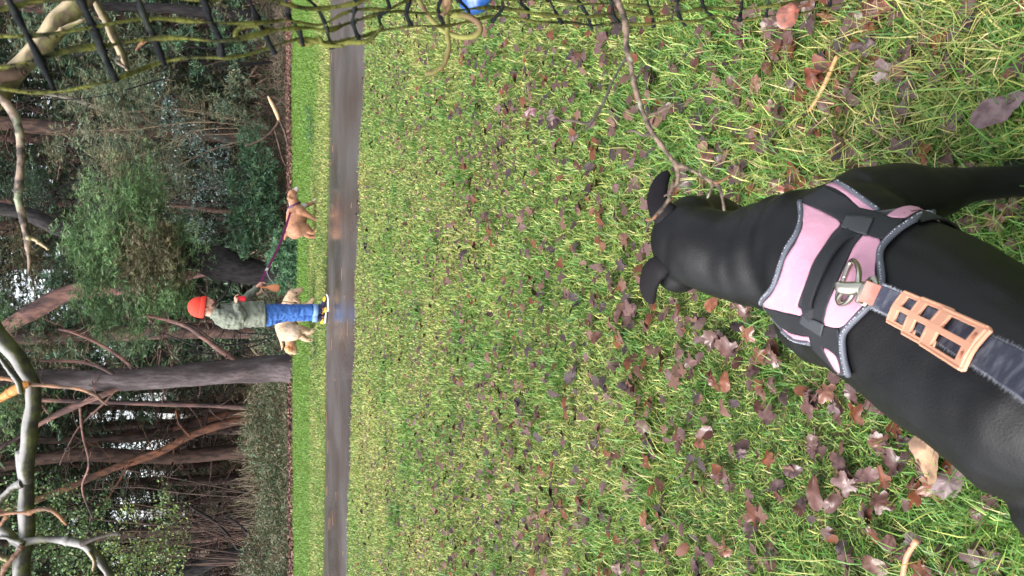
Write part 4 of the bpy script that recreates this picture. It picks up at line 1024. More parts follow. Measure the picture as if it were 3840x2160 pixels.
def tan_col(p):
    def near(q, r): return (p - q).length < r
    n_ = .02 * noise.noise(p * 14)
    if near(ct(655, 320), .065 + n_) or near(ct(655, 470, 0), .055 + n_) or near(ct(760, 610), .075 + n_) or near(ct(985, 510, .08), .05) or near(ct(1005, 880, -.085), .03): return WHT
    if p.z > ct(535, 600).z and abs(p.y - YT) < .03 and p.x > ct(0, 760).x and p.x < ct(0, 560).x: return WHT
    k = 1 - .25 * smooth(0, 1, (ct(700, 0).z - p.z) * 5); return tuple(c * (1 + n_ * 4) for c in TAN)
paint(tme, tan_col); mesh_obj('body', tme, M_furt, tan)
bm = bmesh.new(); ball(bm, ct(652, 298), (.016, .014, .014), seg=8, rings=6); bm_obj('nose', bm, M_nose, tan)
bm = bmesh.new(); ball(bm, ct(575, 395, -.055), .011, seg=8, rings=6); ball(bm, ct(575, 395, .055), .011, seg=8, rings=6); bm_obj('eyes', bm, M_nose, tan)
bm = bmesh.new(); a, b = ct(540, 640), ct(640, 590); ctr = ct(600, 625); u1 = (a - b).normalized()
tube(bm, [ctr + u1 * math.cos(t * .3142) * .108 + Vector((0, 1, 0)) * math.sin(t * .3142) * .10 for t in range(21)], [(.016, .006)] * 21, 8, ref=u1.cross(Vector((0, 1, 0))), cap=False); bm_obj('collar', bm, M_collar, tan)

# cream dog behind the person's legs
YC = 13.25
def cc(cx, cy, dy=0): return c6(cx, cy, YC) + Vector((0, dy, 0))
cream = empty('cream_dog', (cc(0, 720).x, YC, 0), 'cream dog with head up and forepaw raised behind the legs of the person', 'dog')
bm = bmesh.new()
limb(bm, [cc(1520, 960), cc(1500, 860), cc(1500, 740), cc(1530, 640), cc(1560, 570)], [(.13, .165), (.14, .175), (.14, .175), (.13, .17), (.11, .15)], ref=RY, n=20)
limb(bm, [cc(1530, 600), cc(1550, 520), cc(1575, 440)], [.14, .115, .10])
ball(bm, cc(1590, 415), (.105, .09, .095)); limb(bm, [cc(1620, 385), cc(1675, 350), cc(1705, 325)], [.075, .06, .048])
for s in (-1, 1): limb(bm, [cc(1610, 450, s * .08), cc(1650, 475, s * .105), cc(1700, 495, s * .11)], [(.035, .016), (.05, .018), (.03, .014)], sub=4)
limb(bm, [cc(1620, 590, -.09), cc(1740, 560, -.09), cc(1810, 530, -.09), cc(1860, 490, -.09), cc(1880, 460, -.09)], [.08, .052, .04, .034, .03])
limb(bm, [cc(1600, 600, .09), cc(1720, 610, .09), cc(1850, 610, .09), cc(1900, 590, .09)], [.08, .055, .04, .036])
limb(bm, [cc(1500, 930, -.07), cc(1610, 930, -.10), cc(1690, 900, -.10), cc(1760, 905, -.10), cc(1820, 930, -.10), cc(1890, 900, -.10)], [.16, .14, .095, .055, .045, .036])
limb(bm, [cc(1520, 950, .07), cc(1640, 970, .10), cc(1720, 990, .10), cc(1780, 1040, .10), cc(1870, 1055, .10), cc(1880, 1030, .10)], [.14, .10, .06, .045, .036, .03])
limb(bm, [cc(1420, 980), cc(1430, 1060), cc(1445, 1130), cc(1435, 1190)], [.045, .03, .022, .012])
cme = remesh(bm, .012, 2)
fold_mesh(cme, lambda p, n_: .006 * noise.noise(Vector((p.x * 40, p.y * 30, p.z * 14))))
CRE = (.50, .34, .225)
def cream_col(p):
    n_ = noise.noise(p * 9); c = [a * (1 + .12 * n_) for a in CRE]
    if (p - cc(1650, 480, -.1)).length < .07: c = [a * .75 for a in c]
    if (p - cc(1560, 930, -.15)).length < .14 or (p - cc(1560, 590)).length < .14: c = [min(.8, a * b) for a, b in zip(c, (1.08, 1.2, 1.4))]
    return c
paint(cme, cream_col); mesh_obj('body', cme, M_furc, cream)
bm = bmesh.new(); ball(bm, cc(1712, 306), (.022, .022, .02), seg=8, rings=6); bm_obj('nose', bm, M_nose, cream)
bm = bmesh.new(); ball(bm, cc(1640, 375, -.072), .016, seg=8, rings=6); ball(bm, cc(1640, 375, .072), .016, seg=8, rings=6); bm_obj('eyes', bm, M_nose, cream)

# second cream dog, mostly hidden, its head turned away to the left
YC2 = 13.75
def c2(cx, cy, dy=0): return c6(cx, cy, YC2) + Vector((0, dy, 0))
cur = empty('cream_dog', (c2(0, 900).x, YC2, 0), 'curly apricot headed cream dog half hidden behind the other, facing away to the left', 'dog')
bm = bmesh.new()
limb(bm, [c2(1550, 700), c2(1545, 850), c2(1550, 980)], [(.12, .14)] * 3, ref=RY, n=16)
limb(bm, [c2(1550, 960, -.05), c2(1555, 1060, -.15), c2(1555, 1130, -.2)], [.115, .09, .085])
ball(bm, c2(1555, 1160, -.2), (.095, .085, .105)); limb(bm, [c2(1590, 1180, -.2), c2(1610, 1215, -.15)], [.06, .045])
limb(bm, [c2(1500, 1140, -.28), c2(1540, 1170, -.30), c2(1520, 1200, -.29)], [(.03, .014), (.045, .02), (.03, .014)], sub=4)
for a_, s in ((740, -.08), (740, .08), (955, -.08), (955, .08)):
    limb(bm, [c2(1600, a_, s), c2(1720, a_ + 6, s), c2(1850, a_ - 4, s), c2(1905, a_ - 8, s)], [.07, .05, .035, .035])
cu = remesh(bm, .012, 2); fold_mesh(cu, lambda p, n_: .010 * noise.noise(p * 32))
def cur_col(p):
    k = smooth(0, 1, 1 - (p - c2(1500, 1150, -.28)).length * 6); return [a * (1 - k) + b * k for a, b in zip(CRE, (.55, .23, .09))]
paint(cu, cur_col); mesh_obj('body', cu, M_furc, cur)
bm = bmesh.new(); ball(bm, c2(1612, 1235, -.13), .02, seg=8, rings=6); bm_obj('nose', bm, M_nose, cur)
# ================================================================== BLACK DOG IN FRONT, HARNESS, LEAD
def cA(cx, cy): return ((2300 + cx / 1.509) / 3.75, (540 + cy / 1.509) / 3.75)     # enlarged crop of the harness -> px
M_bfur = mat('short_black_fur', (.0018, .0018, .0025), .52, .27, bump=[(.35, 300, .0015), (.10, 12, .01)], var=((.0035, .003, .0035), 7, (.45, .7)))
M_bskin = mat('ear_skin', (.0055, .0042, .0055), .65, .15)
bd_root = empty('black_dog', (0.03, 0.95, 0), 'large smooth coated black dog in a pink harness seen from above, looking away', 'dog')
bm = bmesh.new()
HX = Vector((1, 0, 0))
# trunk from the rump to the withers, then neck and head
def S(px, py, z): return PZ(px, py, z)
limb(bm, [S(1108, 448, .40), S(1060, 415, .405), S(1000, 374, .405), (S(935, 330, .41)), S(880, 297, .415), S(835, 270, .43), S(795, 254, .455), S(765, 252, .475)],
     [(.105, .11), (.135, .14), (.133, .135), (.140, .14), (.142, .14), (.130, .125), (.108, .105), (.092, .09)], ref=HX, n=28, sub=6)
limb(bm, [S(800, 255, .455), S(765, 254, .475), S(735, 256, .50), S(708, 250, .53), S(690, 244, .545)], [(.112, .10), (.100, .092), (.088, .084), (.080, .078), (.076, .070)], ref=HX, n=24, sub=6)
ball(bm, S(684, 241, .55), (.078, .076, .066), seg=24, rings=16)
ball(bm, S(671, 256, .572), (.042, .036, .032)); ball(bm, S(672, 224, .572), (.042, .036, .032))       # skull halves, a shallow groove between
ball(bm, S(680, 273, .53), (.040, .05, .045)); ball(bm, S(690, 214, .53), (.038, .05, .045))            # cheeks
limb(bm, [S(692, 226, .51), S(708, 216, .45), S(724, 213, .39)], [.058, .044, .036], n=16)               # muzzle turned right and down
ball(bm, S(728, 213, .37), (.034, .034, .03))
# withers and shoulders
ball(bm, S(842, 232, .41), (.085, .13, .105), seg=20, rings=14); ball(bm, S(838, 318, .41), (.085, .12, .10), seg=20, rings=14)
# right fore leg
limb(bm, [S(865, 212, .36), S(900, 200, .30), S(930, 196, .245), S(965, 186, .17), S(1005, 182, .09), S(1035, 179, .03), S(1030, 176, .015)], [.082, .066, .047, .034, .028, .028, .027], n=18)
limb(bm, [S(1034, 178, .022), PZ(1018, 174, .018)], [.034, .030])
# left fore leg, hidden below the body
lf = S(850, 330, .34)
limb(bm, [lf, lf + Vector((-.01, .02, -.12)), lf + Vector((-.01, .0, -.22)), Vector((lf.x - .01, lf.y - .02, .03))], [.075, .045, .03, .028], n=14)
ball(bm, (lf.x - .01, lf.y + .005, .022), (.032, .042, .022))
# hind legs and tail, outside the frame
rp_ = S(1080, 430, .38)
for s in (-1, 1):
    h = rp_ + Vector((s * .085, -.02, 0))
    limb(bm, [h, h + Vector((0, .05, -.14)), h + Vector((0, -.07, -.24)), Vector((h.x, h.y - .05, .03)), Vector((h.x, h.y, .02))], [.10, .065, .035, .028, .03], n=14)
limb(bm, [rp_ + Vector((-.02, -.10, .06)), rp_ + Vector((-.06, -.22, .0)), rp_ + Vector((-.1, -.33, -.08))], [.03, .02, .01], n=10)
bdm = remesh(bm, .0065, 7, .5)
def skinfold(p, n_):
    f = 0
    # loose skin rolls across the nape
    a = S(748, 253, .58); d = (p - a); ax = (S(690, 243, .6) - S(800, 255, .55)).normalized(); s_ = d.dot(ax)
    if abs(s_) < .12 and p.z > .44: f += .013 * noise.noise(Vector((s_ * 26, p.x * 7, p.y * 7 + 3))) * (1 - (s_ / .12) ** 2)
    f += .007 * noise.noise(p * 8) + .0012 * noise.noise(p * 34)
    return f
fold_mesh(bdm, skinfold)
for _ in range(1): pass
dog_body = mesh_obj('body', bdm, M_bfur, bd_root)
# ears: folded flaps
def ear(pts, rads, label=None):
    bm = bmesh.new(); limb(bm, pts, rads, n=16, sub=6, ref=Vector((0, -.55, .83)))
    return mesh_obj('ear', remesh(bm, .0042, 5), M_bskin, bd_root)
def pz(px, py, z): return PZ(px, py, z)
ear([pz(672, 217, .585), pz(662, 212, .60), pz(657, 200, .602), pz(660, 184, .592), pz(667, 172, .575)], [(.013, .024), (.010, .027), (.009, .024), (.008, .020), (.006, .011)])
ear([pz(668, 268, .585), pz(658, 268, .60), pz(651, 276, .600), pz(648, 289, .585), pz(650, 302, .565)], [(.013, .022), (.010, .026), (.009, .027), (.008, .024), (.006, .013)])
bm = bmesh.new(); ball(bm, S(738, 212, .345), (.017, .014, .012)); bm_obj('nose', bm, M_nose, bd_root)

# ---------------- harness wrapped onto the dog
HB = BVHTree.FromPolygons([v.co.copy() for v in bdm.vertices], [list(p.vertices) for p in bdm.polygons])
CAMP = Vector((0, 0, CAMZ))
bdm.update(); BN = [v.normal.copy() for v in bdm.vertices]; BP = [list(p.vertices) for p in bdm.polygons]
def onbody(px, py, off):
    d = ray(px, py).normalized(); h = HB.ray_cast(CAMP, d)
    if h[0] is None:
        q = CAMP + d * 1.25; h = HB.find_nearest(q)
        for _ in range(6):
            q = CAMP + d * (h[0] - CAMP).dot(d); h = HB.find_nearest(q)
    loc, fi = h[0], h[2]
    n_ = sum((BN[i] for i in BP[fi]), Vector()).normalized()
    return loc + n_ * off, n_
def patch(name, poly, off, thick, m, parent, step=2.2, soft=True, conv=cA, sub=5):
    pts = [Vector(conv(*p)) for p in poly]
    if soft:
        P, _ = spline([Vector((p.x, p.y, 0)) for p in pts + [pts[0]]], None, sub); P = [Vector((p.x, p.y)) for p in P[:-1]]
    else:
        P = []
        for a, b in zip(pts, pts[1:] + pts[:1]):
            k = max(1, int((b - a).length / step)); P += [a.lerp(b, i / k) for i in range(k)]
    n0 = len(P); xs_ = [p.x for p in P]; ys_ = [p.y for p in P]
    def inside(x, y):
        c = False; j = n0 - 1
        for i in range(n0):
            if (ys_[i] > y) != (ys_[j] > y) and x < (xs_[j] - xs_[i]) * (y - ys_[i]) / (ys_[j] - ys_[i]) + xs_[i]: c = not c
            j = i
        return c
    x = min(xs_)
    extra = []; row = 0
    while x < max(xs_):
        y = min(ys_) + (row % 2) * step / 2
        while y < max(ys_):
            if inside(x, y) and min((x - xs_[i]) ** 2 + (y - ys_[i]) ** 2 for i in range(n0)) > (step * .45) ** 2: extra.append(Vector((x, y)))
            y += step
        x += step * .87; row += 1
    co, ed, fa, *_ = delaunay_2d_cdt(P + extra, [(i, (i + 1) % n0) for i in range(n0)], [], 1, 1e-5)
    bm = bmesh.new(); top = []; bot = []
    for c in co:
        q, n_ = onbody(c.x, c.y, 0); top.append(bm.verts.new(q + n_ * (off + thick))); bot.append(bm.verts.new(q + n_ * off))
    # relax heights a little so that the cloth bridges hollows
    from collections import defaultdict
    nb = defaultdict(set)
    for f in fa:
        for i in range(len(f)): nb[f[i]].add(f[(i + 1) % len(f)]); nb[f[(i + 1) % len(f)]].add(f[i])
    for _ in range(6):
        new = [top[i].co.lerp(sum((top[j].co for j in nb[i]), Vector()) / len(nb[i]), .5) if nb[i] and i >= n0 else top[i].co.copy() for i in range(len(co))]
        for i, v in enumerate(new): bot[i].co += v - top[i].co; top[i].co = v
    cnt = defaultdict(int)
    for f in fa:
        try:
            bm.faces.new([top[i] for i in f]); bm.faces.new([bot[i] for i in reversed(f)])
        except ValueError: pass
        for i in range(len(f)): e_ = (f[i], f[(i + 1) % len(f)]); cnt[tuple(sorted(e_))] += 1
    for (a, b), k in cnt.items():
        if k == 1:
            try: bm.faces.new((top[a], top[b], bot[b], bot[a]))
            except ValueError: pass
    bmesh.ops.recalc_face_normals(bm, faces=bm.faces[:])
    return bm_obj(name, bm, m, parent)
def edge_line(poly, off, r, n=6, bm=None, sub=6, conv=cA):
    P, _ = spline([Vector((*conv(*p), 0)) for p in poly], None, sub)
    W = [onbody(p.x, p.y, off)[0] for p in P]
    for _ in range(3): W = [W[0]] + [W[i].lerp((W[i - 1] + W[i + 1]) / 2, .5) for i in range(1, len(W) - 1)] + [W[-1]]
    tube(bm, W, r, n); return W
M_web = mat('black_webbing', (.012, .013, .016), .65, .3, bump=(.3, 300, .001))
M_pad = mat('black_padding', (.022, .023, .028), .8, .2, sheen=.2, bump=[(.4, 40, .004), (.2, 300, .001)])
M_pink = mat('pink_fabric', (.46, .235, .31), .75, .25, var=((.40, .22, .28), 8, (.4, .7)), bump=[(.5, 14, .012), (.35, 420, .0008)])
M_piping = mat('grey_piping', (.07, .075, .095), .5, .4)
M_stitch = mat('reflective_stitching', (.30, .31, .35), .4, .5)
har = empty('dog_harness', S(850, 280, .55), 'pink and black padded harness strapped round the chest of the black dog', 'harness')
OUT = [(1060, 345), (1075, 430), (1050, 520), (1000, 600), (960, 700), (930, 790), (890, 840), (845, 885), (880, 960), (940, 1015), (990, 1075), (1060, 1110), (1135, 1120), (1150, 1155), (1215, 1215), (1290, 1290), (1355, 1305), (1335, 1230), (1322, 1160), (1320, 1080), (1350, 1030), (1440, 945), (1525, 860), (1530, 750), (1512, 640), (1545, 570), (1620, 500), (1700, 455), (1800, 405), (1785, 375), (1640, 385), (1495, 402), (1440, 350), (1370, 290), (1290, 240), (1205, 258), (1130, 295), (1085, 325)]
patch('padding', OUT, .002, .005, M_pad, har, soft=False)
PINKS = [
 [(1078, 355), (1130, 372), (1210, 415), (1290, 465), (1250, 520), (1205, 590), (1150, 680), (1110, 790), (1075, 880), (1072, 915), (1100, 935), (1095, 965), (1030, 950), (940, 925), (870, 898), (925, 835), (970, 750), (1000, 650), (1050, 570), (1085, 480), (1080, 410)],
 [(1425, 535), (1515, 568), (1500, 650), (1490, 740), (1500, 800), (1470, 870), (1400, 950), (1345, 1010), (1295, 1033), (1220, 1015), (1225, 950), (1260, 860), (1310, 750), (1350, 650), (1380, 590)],
 [(1212, 257), (1255, 246), (1330, 290), (1420, 350), (1478, 398), (1440, 406), (1390, 382), (1330, 320), (1270, 278)],
 [(1545, 437), (1590, 405), (1650, 382), (1760, 377), (1700, 413), (1640, 448), (1580, 443)],
 [(975, 1025), (1030, 1058), (1090, 1075), (1130, 1080), (1138, 1106), (1090, 1098), (1030, 1078)],
 [(1217, 1142), (1240, 1152), (1285, 1192), (1305, 1278), (1262, 1240), (1228, 1184)]]
for k, pg in enumerate(PINKS): patch('pink_panel', pg, .0068, .0022, M_pink, har)
# edge piping with stitched reflective dots
EDGES = [[(1060, 345), (1075, 430), (1050, 520), (1000, 600), (962, 700), (930, 790), (890, 840), (848, 885)],
         [(1790, 378), (1700, 448), (1620, 500), (1545, 572), (1513, 640), (1528, 750), (1520, 850), (1440, 942), (1352, 1026), (1318, 1080), (1320, 1160), (1332, 1230), (1352, 1298)],
         [(1262, 238), (1330, 275), (1420, 338), (1492, 400)], [(978, 1045), (1040, 1092), (1136, 1114)]]
for ed in EDGES:
    bm = bmesh.new(); W = edge_line(ed, .007, .0052, 8, bm); bm_obj('piping', bm, M_piping, har)
    # stitches: short raised beads beside the rim
    bm = bmesh.new()
    L = [0]
    for a, b in zip(W, W[1:]): L.append(L[-1] + (b - a).length)
    s = .004; rr_ = random.Random(int(L[-1] * 1e4))
    while s < L[-1] - .004:
        i = max(j for j in range(len(L)) if L[j] <= s); i = min(i, len(W) - 2); t = (s - L[i]) / max(1e-6, L[i + 1] - L[i]); d = (W[i + 1] - W[i]).normalized()
        p = W[i].lerp(W[i + 1], t); n_ = HB.find_nearest(p)[1]; q = p + n_ * .0046
        if rr_.random() < .82: z_ = rr_.uniform(.0009, .0017); ball(bm, q + Vector((rr_.gauss(0, .0004), rr_.gauss(0, .0004), 0)), (z_, z_, .001), seg=6, rings=4); 
        s += rr_.uniform(.0034, .0052)
    bm_obj('stitching', bm, M_stitch, har)
# webbing straps crossing the pad
STR = [[(1090, 322), (1205, 262), (1330, 325), (1395, 385), (1480, 408), (1580, 448), (1650, 450), (1600, 510), (1545, 560), (1500, 560), (1420, 530), (1300, 462), (1210, 412), (1075, 345)],
       [(868, 905), (1095, 972), (1110, 1000), (1215, 1018), (1300, 1040), (1312, 1150), (1312, 1200), (1240, 1145), (1205, 1135), (1290, 1280), (1150, 1145), (1132, 1075), (1030, 1055), (950, 1005)]]
for pg in STR: patch('webbing', pg, .007, .0024, M_web, har, soft=False)
M_velcro = mat('charcoal_tab', (.035, .038, .043), .6, .3, bump=(.3, 200, .001))
patch('keeper_tab', [(1325, 432), (1480, 450), (1440, 545), (1300, 500)], .0100, .002, M_velcro, har, soft=False)
patch('keeper_tab', [(1100, 958), (1225, 1010), (1208, 1075), (1088, 1000)], .0100, .002, M_velcro, har, soft=False)
# grab handle arching over the back
hl = [(1375, 490, .011), (1300, 525, .020), (1220, 610, .028), (1160, 715, .032), (1112, 830, .030), (1098, 925, .020), (1140, 990, .011)]
HP = []; HN = Vector()
for a, b, o in hl:
    q, n_ = onbody(*cA(a, b), 0); HP.append(q + (CAMP - q).normalized() * o); HN += n_
HN.normalize()
def strapn(name, pts, w_, t, nrm, m, parent, sub=8, wav=0):
    """flat strap whose width lies across nrm"""
    P, _ = spline(pts, None, sub); q = []; bm = bmesh.new(); n = len(P)
    for i, p in enumerate(P):
        T_ = (P[min(n - 1, i + 1)] - P[max(0, i - 1)]).normalized(); s_ = T_.cross(nrm).normalized(); u = s_.cross(T_).normalized()
        ring = []
        for a, b in ((-1, -.3), (-.94, -1), (.94, -1), (1, -.3), (1, .3), (.94, 1), (-.94, 1), (-1, .3)):
            ring.append(bm.verts.new(p + s_ * a * w_ / 2 * (1 + wav * noise.noise(p * 60 + Vector((a * 9, 0, 0)))) + u * b * t / 2))
        q.append(ring)
    for a, b in zip(q, q[1:]):
        for k in range(8): bm.faces.new((a[k], a[(k + 1) % 8], b[(k + 1) % 8], b[k]))
    bm.faces.new(q[0][::-1]); bm.faces.new(q[-1]); bmesh.ops.recalc_face_normals(bm, faces=bm.faces[:])
    return bm_obj(name, bm, m, parent, shade=False)
strapn('grab_handle', HP, .022, .005, HN, M_web, har)
patch('back_webbing', [(1310, 500), (1420, 532), (1370, 600), (1320, 700), (1270, 820), (1232, 930), (1215, 1010), (1110, 975), (1140, 860), (1190, 740), (1250, 600)], .0075, .0022, M_web, har, soft=False)
# girth strap running under the belly
bm = bmesh.new(); ax = (S(800, 254, .45) - S(935, 330, .41)).normalized(); cen = S(890, 300, .415); e1 = ax.cross(Vector((0, 0, 1))).normalized(); e2 = e1.cross(ax).normalized()
prev = None
for i in range(33):
    a = math.pi * (.06 - 1.12 * i / 32); d = e1 * math.cos(a) + e2 * math.sin(a)
    h = HB.ray_cast(cen + d * .4, -d); p = (h[0] if h[0] is not None else cen + d * .14) + d * .005
    ring = [bm.verts.new(p + ax * s_ * .016 + d * t_) for s_, t_ in ((-1, 0), (1, 0), (1, .003), (-1, .003))]
    if prev:
        for k in range(4): bm.faces.new((prev[k], prev[(k + 1) % 4], ring[(k + 1) % 4], ring[k]))
    prev = ring
bmesh.ops.recalc_face_normals(bm, faces=bm.faces[:]); bm_obj('girth_strap', bm, M_web, har, shade=False)
# D ring standing on the back
M_chrome = mat('chrome', (.40, .37, .32), .25, .5, metal=1)
def ob(cx, cy, off):
    q = onbody(*cA(cx, cy), 0)[0]; return q + (CAMP - q).normalized() * off
M_alu = mat('dull_metal', (.36, .34, .29), .36, .5, metal=1)
bm = bmesh.new(); P, Rr = spline([ob(1305, 760, .014), ob(1335, 680, .018), ob(1362, 662, .028), ob(1388, 705, .040), ob(1385, 780, .046), ob(1352, 855, .040), ob(1315, 898, .030), ob(1278, 900, .022), ob(1272, 850, .016), ob(1305, 760, .014)], [.0040] * 10, 6)
tube(bm, P, Rr, 10); bm_obj('d_ring', bm, M_chrome, har)

# ---------------- the lead: clip, leather tab, worn webbing, three orange sliders
def LD(cx, cy, dep): return PD(*cA(cx, cy), dep)
lead = empty('dog_lead', LD(1450, 845, 1.05), 'worn grey blue lead with orange plastic sliders clipped to the pink harness', 'lead')
LN = (CAMP - LD(1700, 960, .9)).normalized()
bm = bmesh.new(); P, Rr = spline([LD(1275, 790, 1.10), LD(1290, 812, 1.095), LD(1340, 818, 1.09), LD(1400, 815, 1.085), LD(1440, 830, 1.08)], [.006, .009, .010, .010, .008], 5); tube(bm, P, Rr, 12)
P, Rr = spline([LD(1300, 835, 1.095), LD(1275, 870, 1.11), LD(1290, 900, 1.12), LD(1325, 895, 1.115), LD(1355, 850, 1.10), LD(1375, 822, 1.09)], [.004] * 6, 5); tube(bm, P, Rr, 8)
bm_obj('trigger_clip', bm, M_alu, lead)
bm = bmesh.new(); tube(bm, [LD(1455, 768, 1.075), LD(1405, 830, 1.07), LD(1385, 890, 1.075), LD(1420, 915, 1.07), LD(1490, 800, 1.065), LD(1480, 760, 1.07), LD(1455, 768, 1.075)], .0045, 8); bm_obj('swivel_eye', bm, M_alu, lead)
M_leather = mat('pinkish_leather', (.33, .13, .10), .5, .4, bump=(.4, 60, .003), var=((.45, .22, .18), 20, (.45, .65)))
strapn('leather_tab', [LD(1415, 830, 1.067), LD(1455, 845, 1.06), LD(1500, 862, 1.05)], .030, .007, LN, M_leather, lead)
M_strap = mat('worn_lead_webbing', (.045, .047, .07), .85, .2, var=((.11, .115, .14), 55, (.45, .65)), bump=[(.5, 60, .004), (.4, 300, .001)])
M_fray = mat('frayed_edge', (.42, .43, .47), .9, .1)
SP = [LD(1490, 862, 1.052), LD(1570, 895, 1.02), LD(1700, 960, .95), (LD(1870, 1045, .85)), LD(2080, 1165, .74), LD(2324, 1305, .62), LD(2560, 1450, .53), LD(2900, 1640, .45)]
strapn('webbing_strap', SP, .032, .0035, LN, M_strap, lead, wav=.06)
# fluffy worn edges
PP_, _ = spline(SP, None, 30); bm = bmesh.new(); rf = random.Random(4)
for i, p in enumerate(PP_[:-1]):
    T_ = (PP_[i + 1] - p).normalized(); s_ = T_.cross(LN).normalized()
    for sd_ in (-1, 1):
        for _ in range(7):
            b0 = p + T_ * rf.uniform(0, .006) + s_ * sd_ * .0153; d = (s_ * sd_ * rf.uniform(.2, 1) + T_ * rf.uniform(-1, 1) + LN * rf.uniform(-.5, .8)).normalized() * rf.uniform(.002, .0062)
            w_ = T_ * .0005; bm.faces.new((bm.verts.new(b0 - w_), bm.verts.new(b0 + w_), bm.verts.new(b0 + d)))
bm_obj('frayed_edges', bm, M_fray, lead, shade=False)
M_orange = mat('orange_plastic', (.66, .32, .205), .42, .45, bump=(.2, 30, .004))
def slider(c0, c1, d0, d1, width, off, label):
    """rounded plate with two windows side by side, lying on the lead"""
    a, b = LD(*c0, d0), LD(*c1, d1); T_ = (b - a).normalized(); s_ = T_.cross(LN).normalized(); u = s_.cross(T_).normalized()
    if u.dot(LN) < 0: u = -u
    L = (b - a).length; cen = (a + b) / 2 + u * off; bm = bmesh.new(); th = .0036
    xs_ = [-.5, -.43, -.24, .30, .43, .5]; ys_ = [-.5, -.44, -.37, -.07, .07, .37, .44, .5]
    def P_(x, y, z):
        rx, ry = abs(x), abs(y); k = 1.0
        if rx > .45 and ry > .45: x *= .93; y *= .955
        bow = -.0035 * (2 * y) ** 2
        return cen + T_ * x * L + s_ * y * width + u * (z + bow)
    G = {}
    for z in (0, 1):
        for i, x in enumerate(xs_):
            for j, y in enumerate(ys_): G[i, j, z] = bm.verts.new(P_(x, y, (z - .5) * th))
    solid = {(i, j) for i in range(5) for j in range(7) if not (i in (2,) and j in (2, 4))}
    for i, j in solid:
        bm.faces.new((G[i, j, 1], G[i + 1, j, 1], G[i + 1, j + 1, 1], G[i, j + 1, 1])); bm.faces.new((G[i, j, 0], G[i, j + 1, 0], G[i + 1, j + 1, 0], G[i + 1, j, 0]))
        for di, dj, v1, v2 in ((-1, 0, (i, j), (i, j + 1)), (1, 0, (i + 1, j), (i + 1, j + 1)), (0, -1, (i, j), (i + 1, j)), (0, 1, (i, j + 1), (i + 1, j + 1))):
            if (i + di, j + dj) not in solid: bm.faces.new((G[(*v1, 0)], G[(*v2, 0)], G[(*v2, 1)], G[(*v1, 1)]))
    bmesh.ops.recalc_face_normals(bm, faces=bm.faces[:])
    # raised lip along the sides
    for sg in (-1, 1): tube(bm, [P_(x, sg * .47, .0016) for x in (-.44, -.2, .2, .44)], [.0018] * 4, 8)
    tube(bm, [P_(.45, y, .0016) for y in (-.42, -.2, .2, .42)], [.0020] * 4, 8); tube(bm, [P_(-.45, y, .0010) for y in (-.42, -.2, .2, .42)], [.0014] * 4, 8)
    o = bm_obj('slider', bm, M_orange, lead, shade=False)
    md = o.modifiers.new('b', 'BEVEL'); md.width = .0008; md.segments = 1; md.limit_method = 'ANGLE'
    bm = bmesh.new()
    for y in (-.22, .22):
        tube(bm, [P_(.385, y - .07, .0027), P_(.385, y + .07, .0027)], .0011, 6)
    bm_obj('slot_shade', bm, mat('slot_shadow_brown', (.25, .09, .05), .6), o)  # raised brown bars painted as the shadow inside slots
    o['label'] = label
slider((1595, 918), (1750, 992), 1.00, .925, .046, .0028, 'farthest orange slider with two windows')
slider((1705, 977), (1888, 1064), .945, .848, .051, .0068, 'middle orange slider')
slider((1835, 1047), (2110, 1194), .868, .735, .0495, .0108, 'nearest and largest orange slider')
# ================================================================== NETTING AND BARE BRANCHES CLOSE TO THE CAMERA
M_cord = mat('black_net_cord', (.006, .007, .009), .8, .15, var=((.03, .035, .03), 60, (.5, .7)), bump=(.6, 150, .002))
M_moss = mat('mossy_cord', (.11, .115, .028), .9, .15, var=[((.022, .024, .012), 35, (.42, .6)), ((.14, .13, .03), 70, (.55, .7))], bump=[(.9, 220, .003), (.6, 60, .004)])
rn = random.Random(17)
# free edge of the net, (px, py, depth)
E = [(-75, 92, .60), (-10, 88, .61), (53, 86, .62), (113, 75, .64), (163, 60, .66), (224, 54, .68), (273, 45, .71), (300, 42, .73), (331, 43, .75), (356, 34, .77), (381, 27, .79), (407, 23, .81), (440, 21, .83), (470, 20, .85), (500, 19, .87), (530, 20, .89), (558, 22, .91), (590, 24, .93), (620, 25, .95), (650, 25, .97), (683, 22, .99), (712, 20, 1.01), (740, 18, 1.03), (769, 15, 1.05), (800, 12, 1.07), (830, 6, 1.09), (862, -2, 1.11), (895, -12, 1.13)]
NJ = 8; G = []
for i, (a, b, d) in enumerate(E):
    t = smooth(60, 380, a); sx = -11.5 * (1 - t) - 1.5 * t; sy = -23 * (1 - t) - 9.5 * t
    sx += rn.uniform(-1, 1) * (1 + 3 * t); row = []
    for j in range(NJ):
        jt = j * (1 + .04 * j)
        px = a + sx * jt + rn.gauss(0, .8 + 1.4 * t); py = b + sy * jt + rn.gauss(0, .7 + .9 * t)
        row.append(PD(px, py, d - .010 * jt + rn.gauss(0, .004)))
    G.append(row)
net = empty('plastic_netting', G[14][7], 'torn black plastic netting with mossy strands hanging along the top edge of the picture', 'netting')
bm = bmesh.new()
for i, row in enumerate(G):
    k = 3 if i % 7 == 5 else 0
    r0 = .0022 if i < 6 else .0016
    P, _ = spline([row[0] + (row[0] - row[1]) * .25] + row, None, 5)
    rr = [r0 * (1.25 + .9 * noise.noise(p * 90)) for p in P]
    # thicker at the crossings
    rr = [r * (1.35 if (q - 5) % 5 == 0 else 1) for q, r in enumerate(rr)]
    rings = tube(bm, P, rr, 7)
bm_obj('net_cords', bm, M_cord, net)
bm = bmesh.new(); bm2 = bmesh.new()
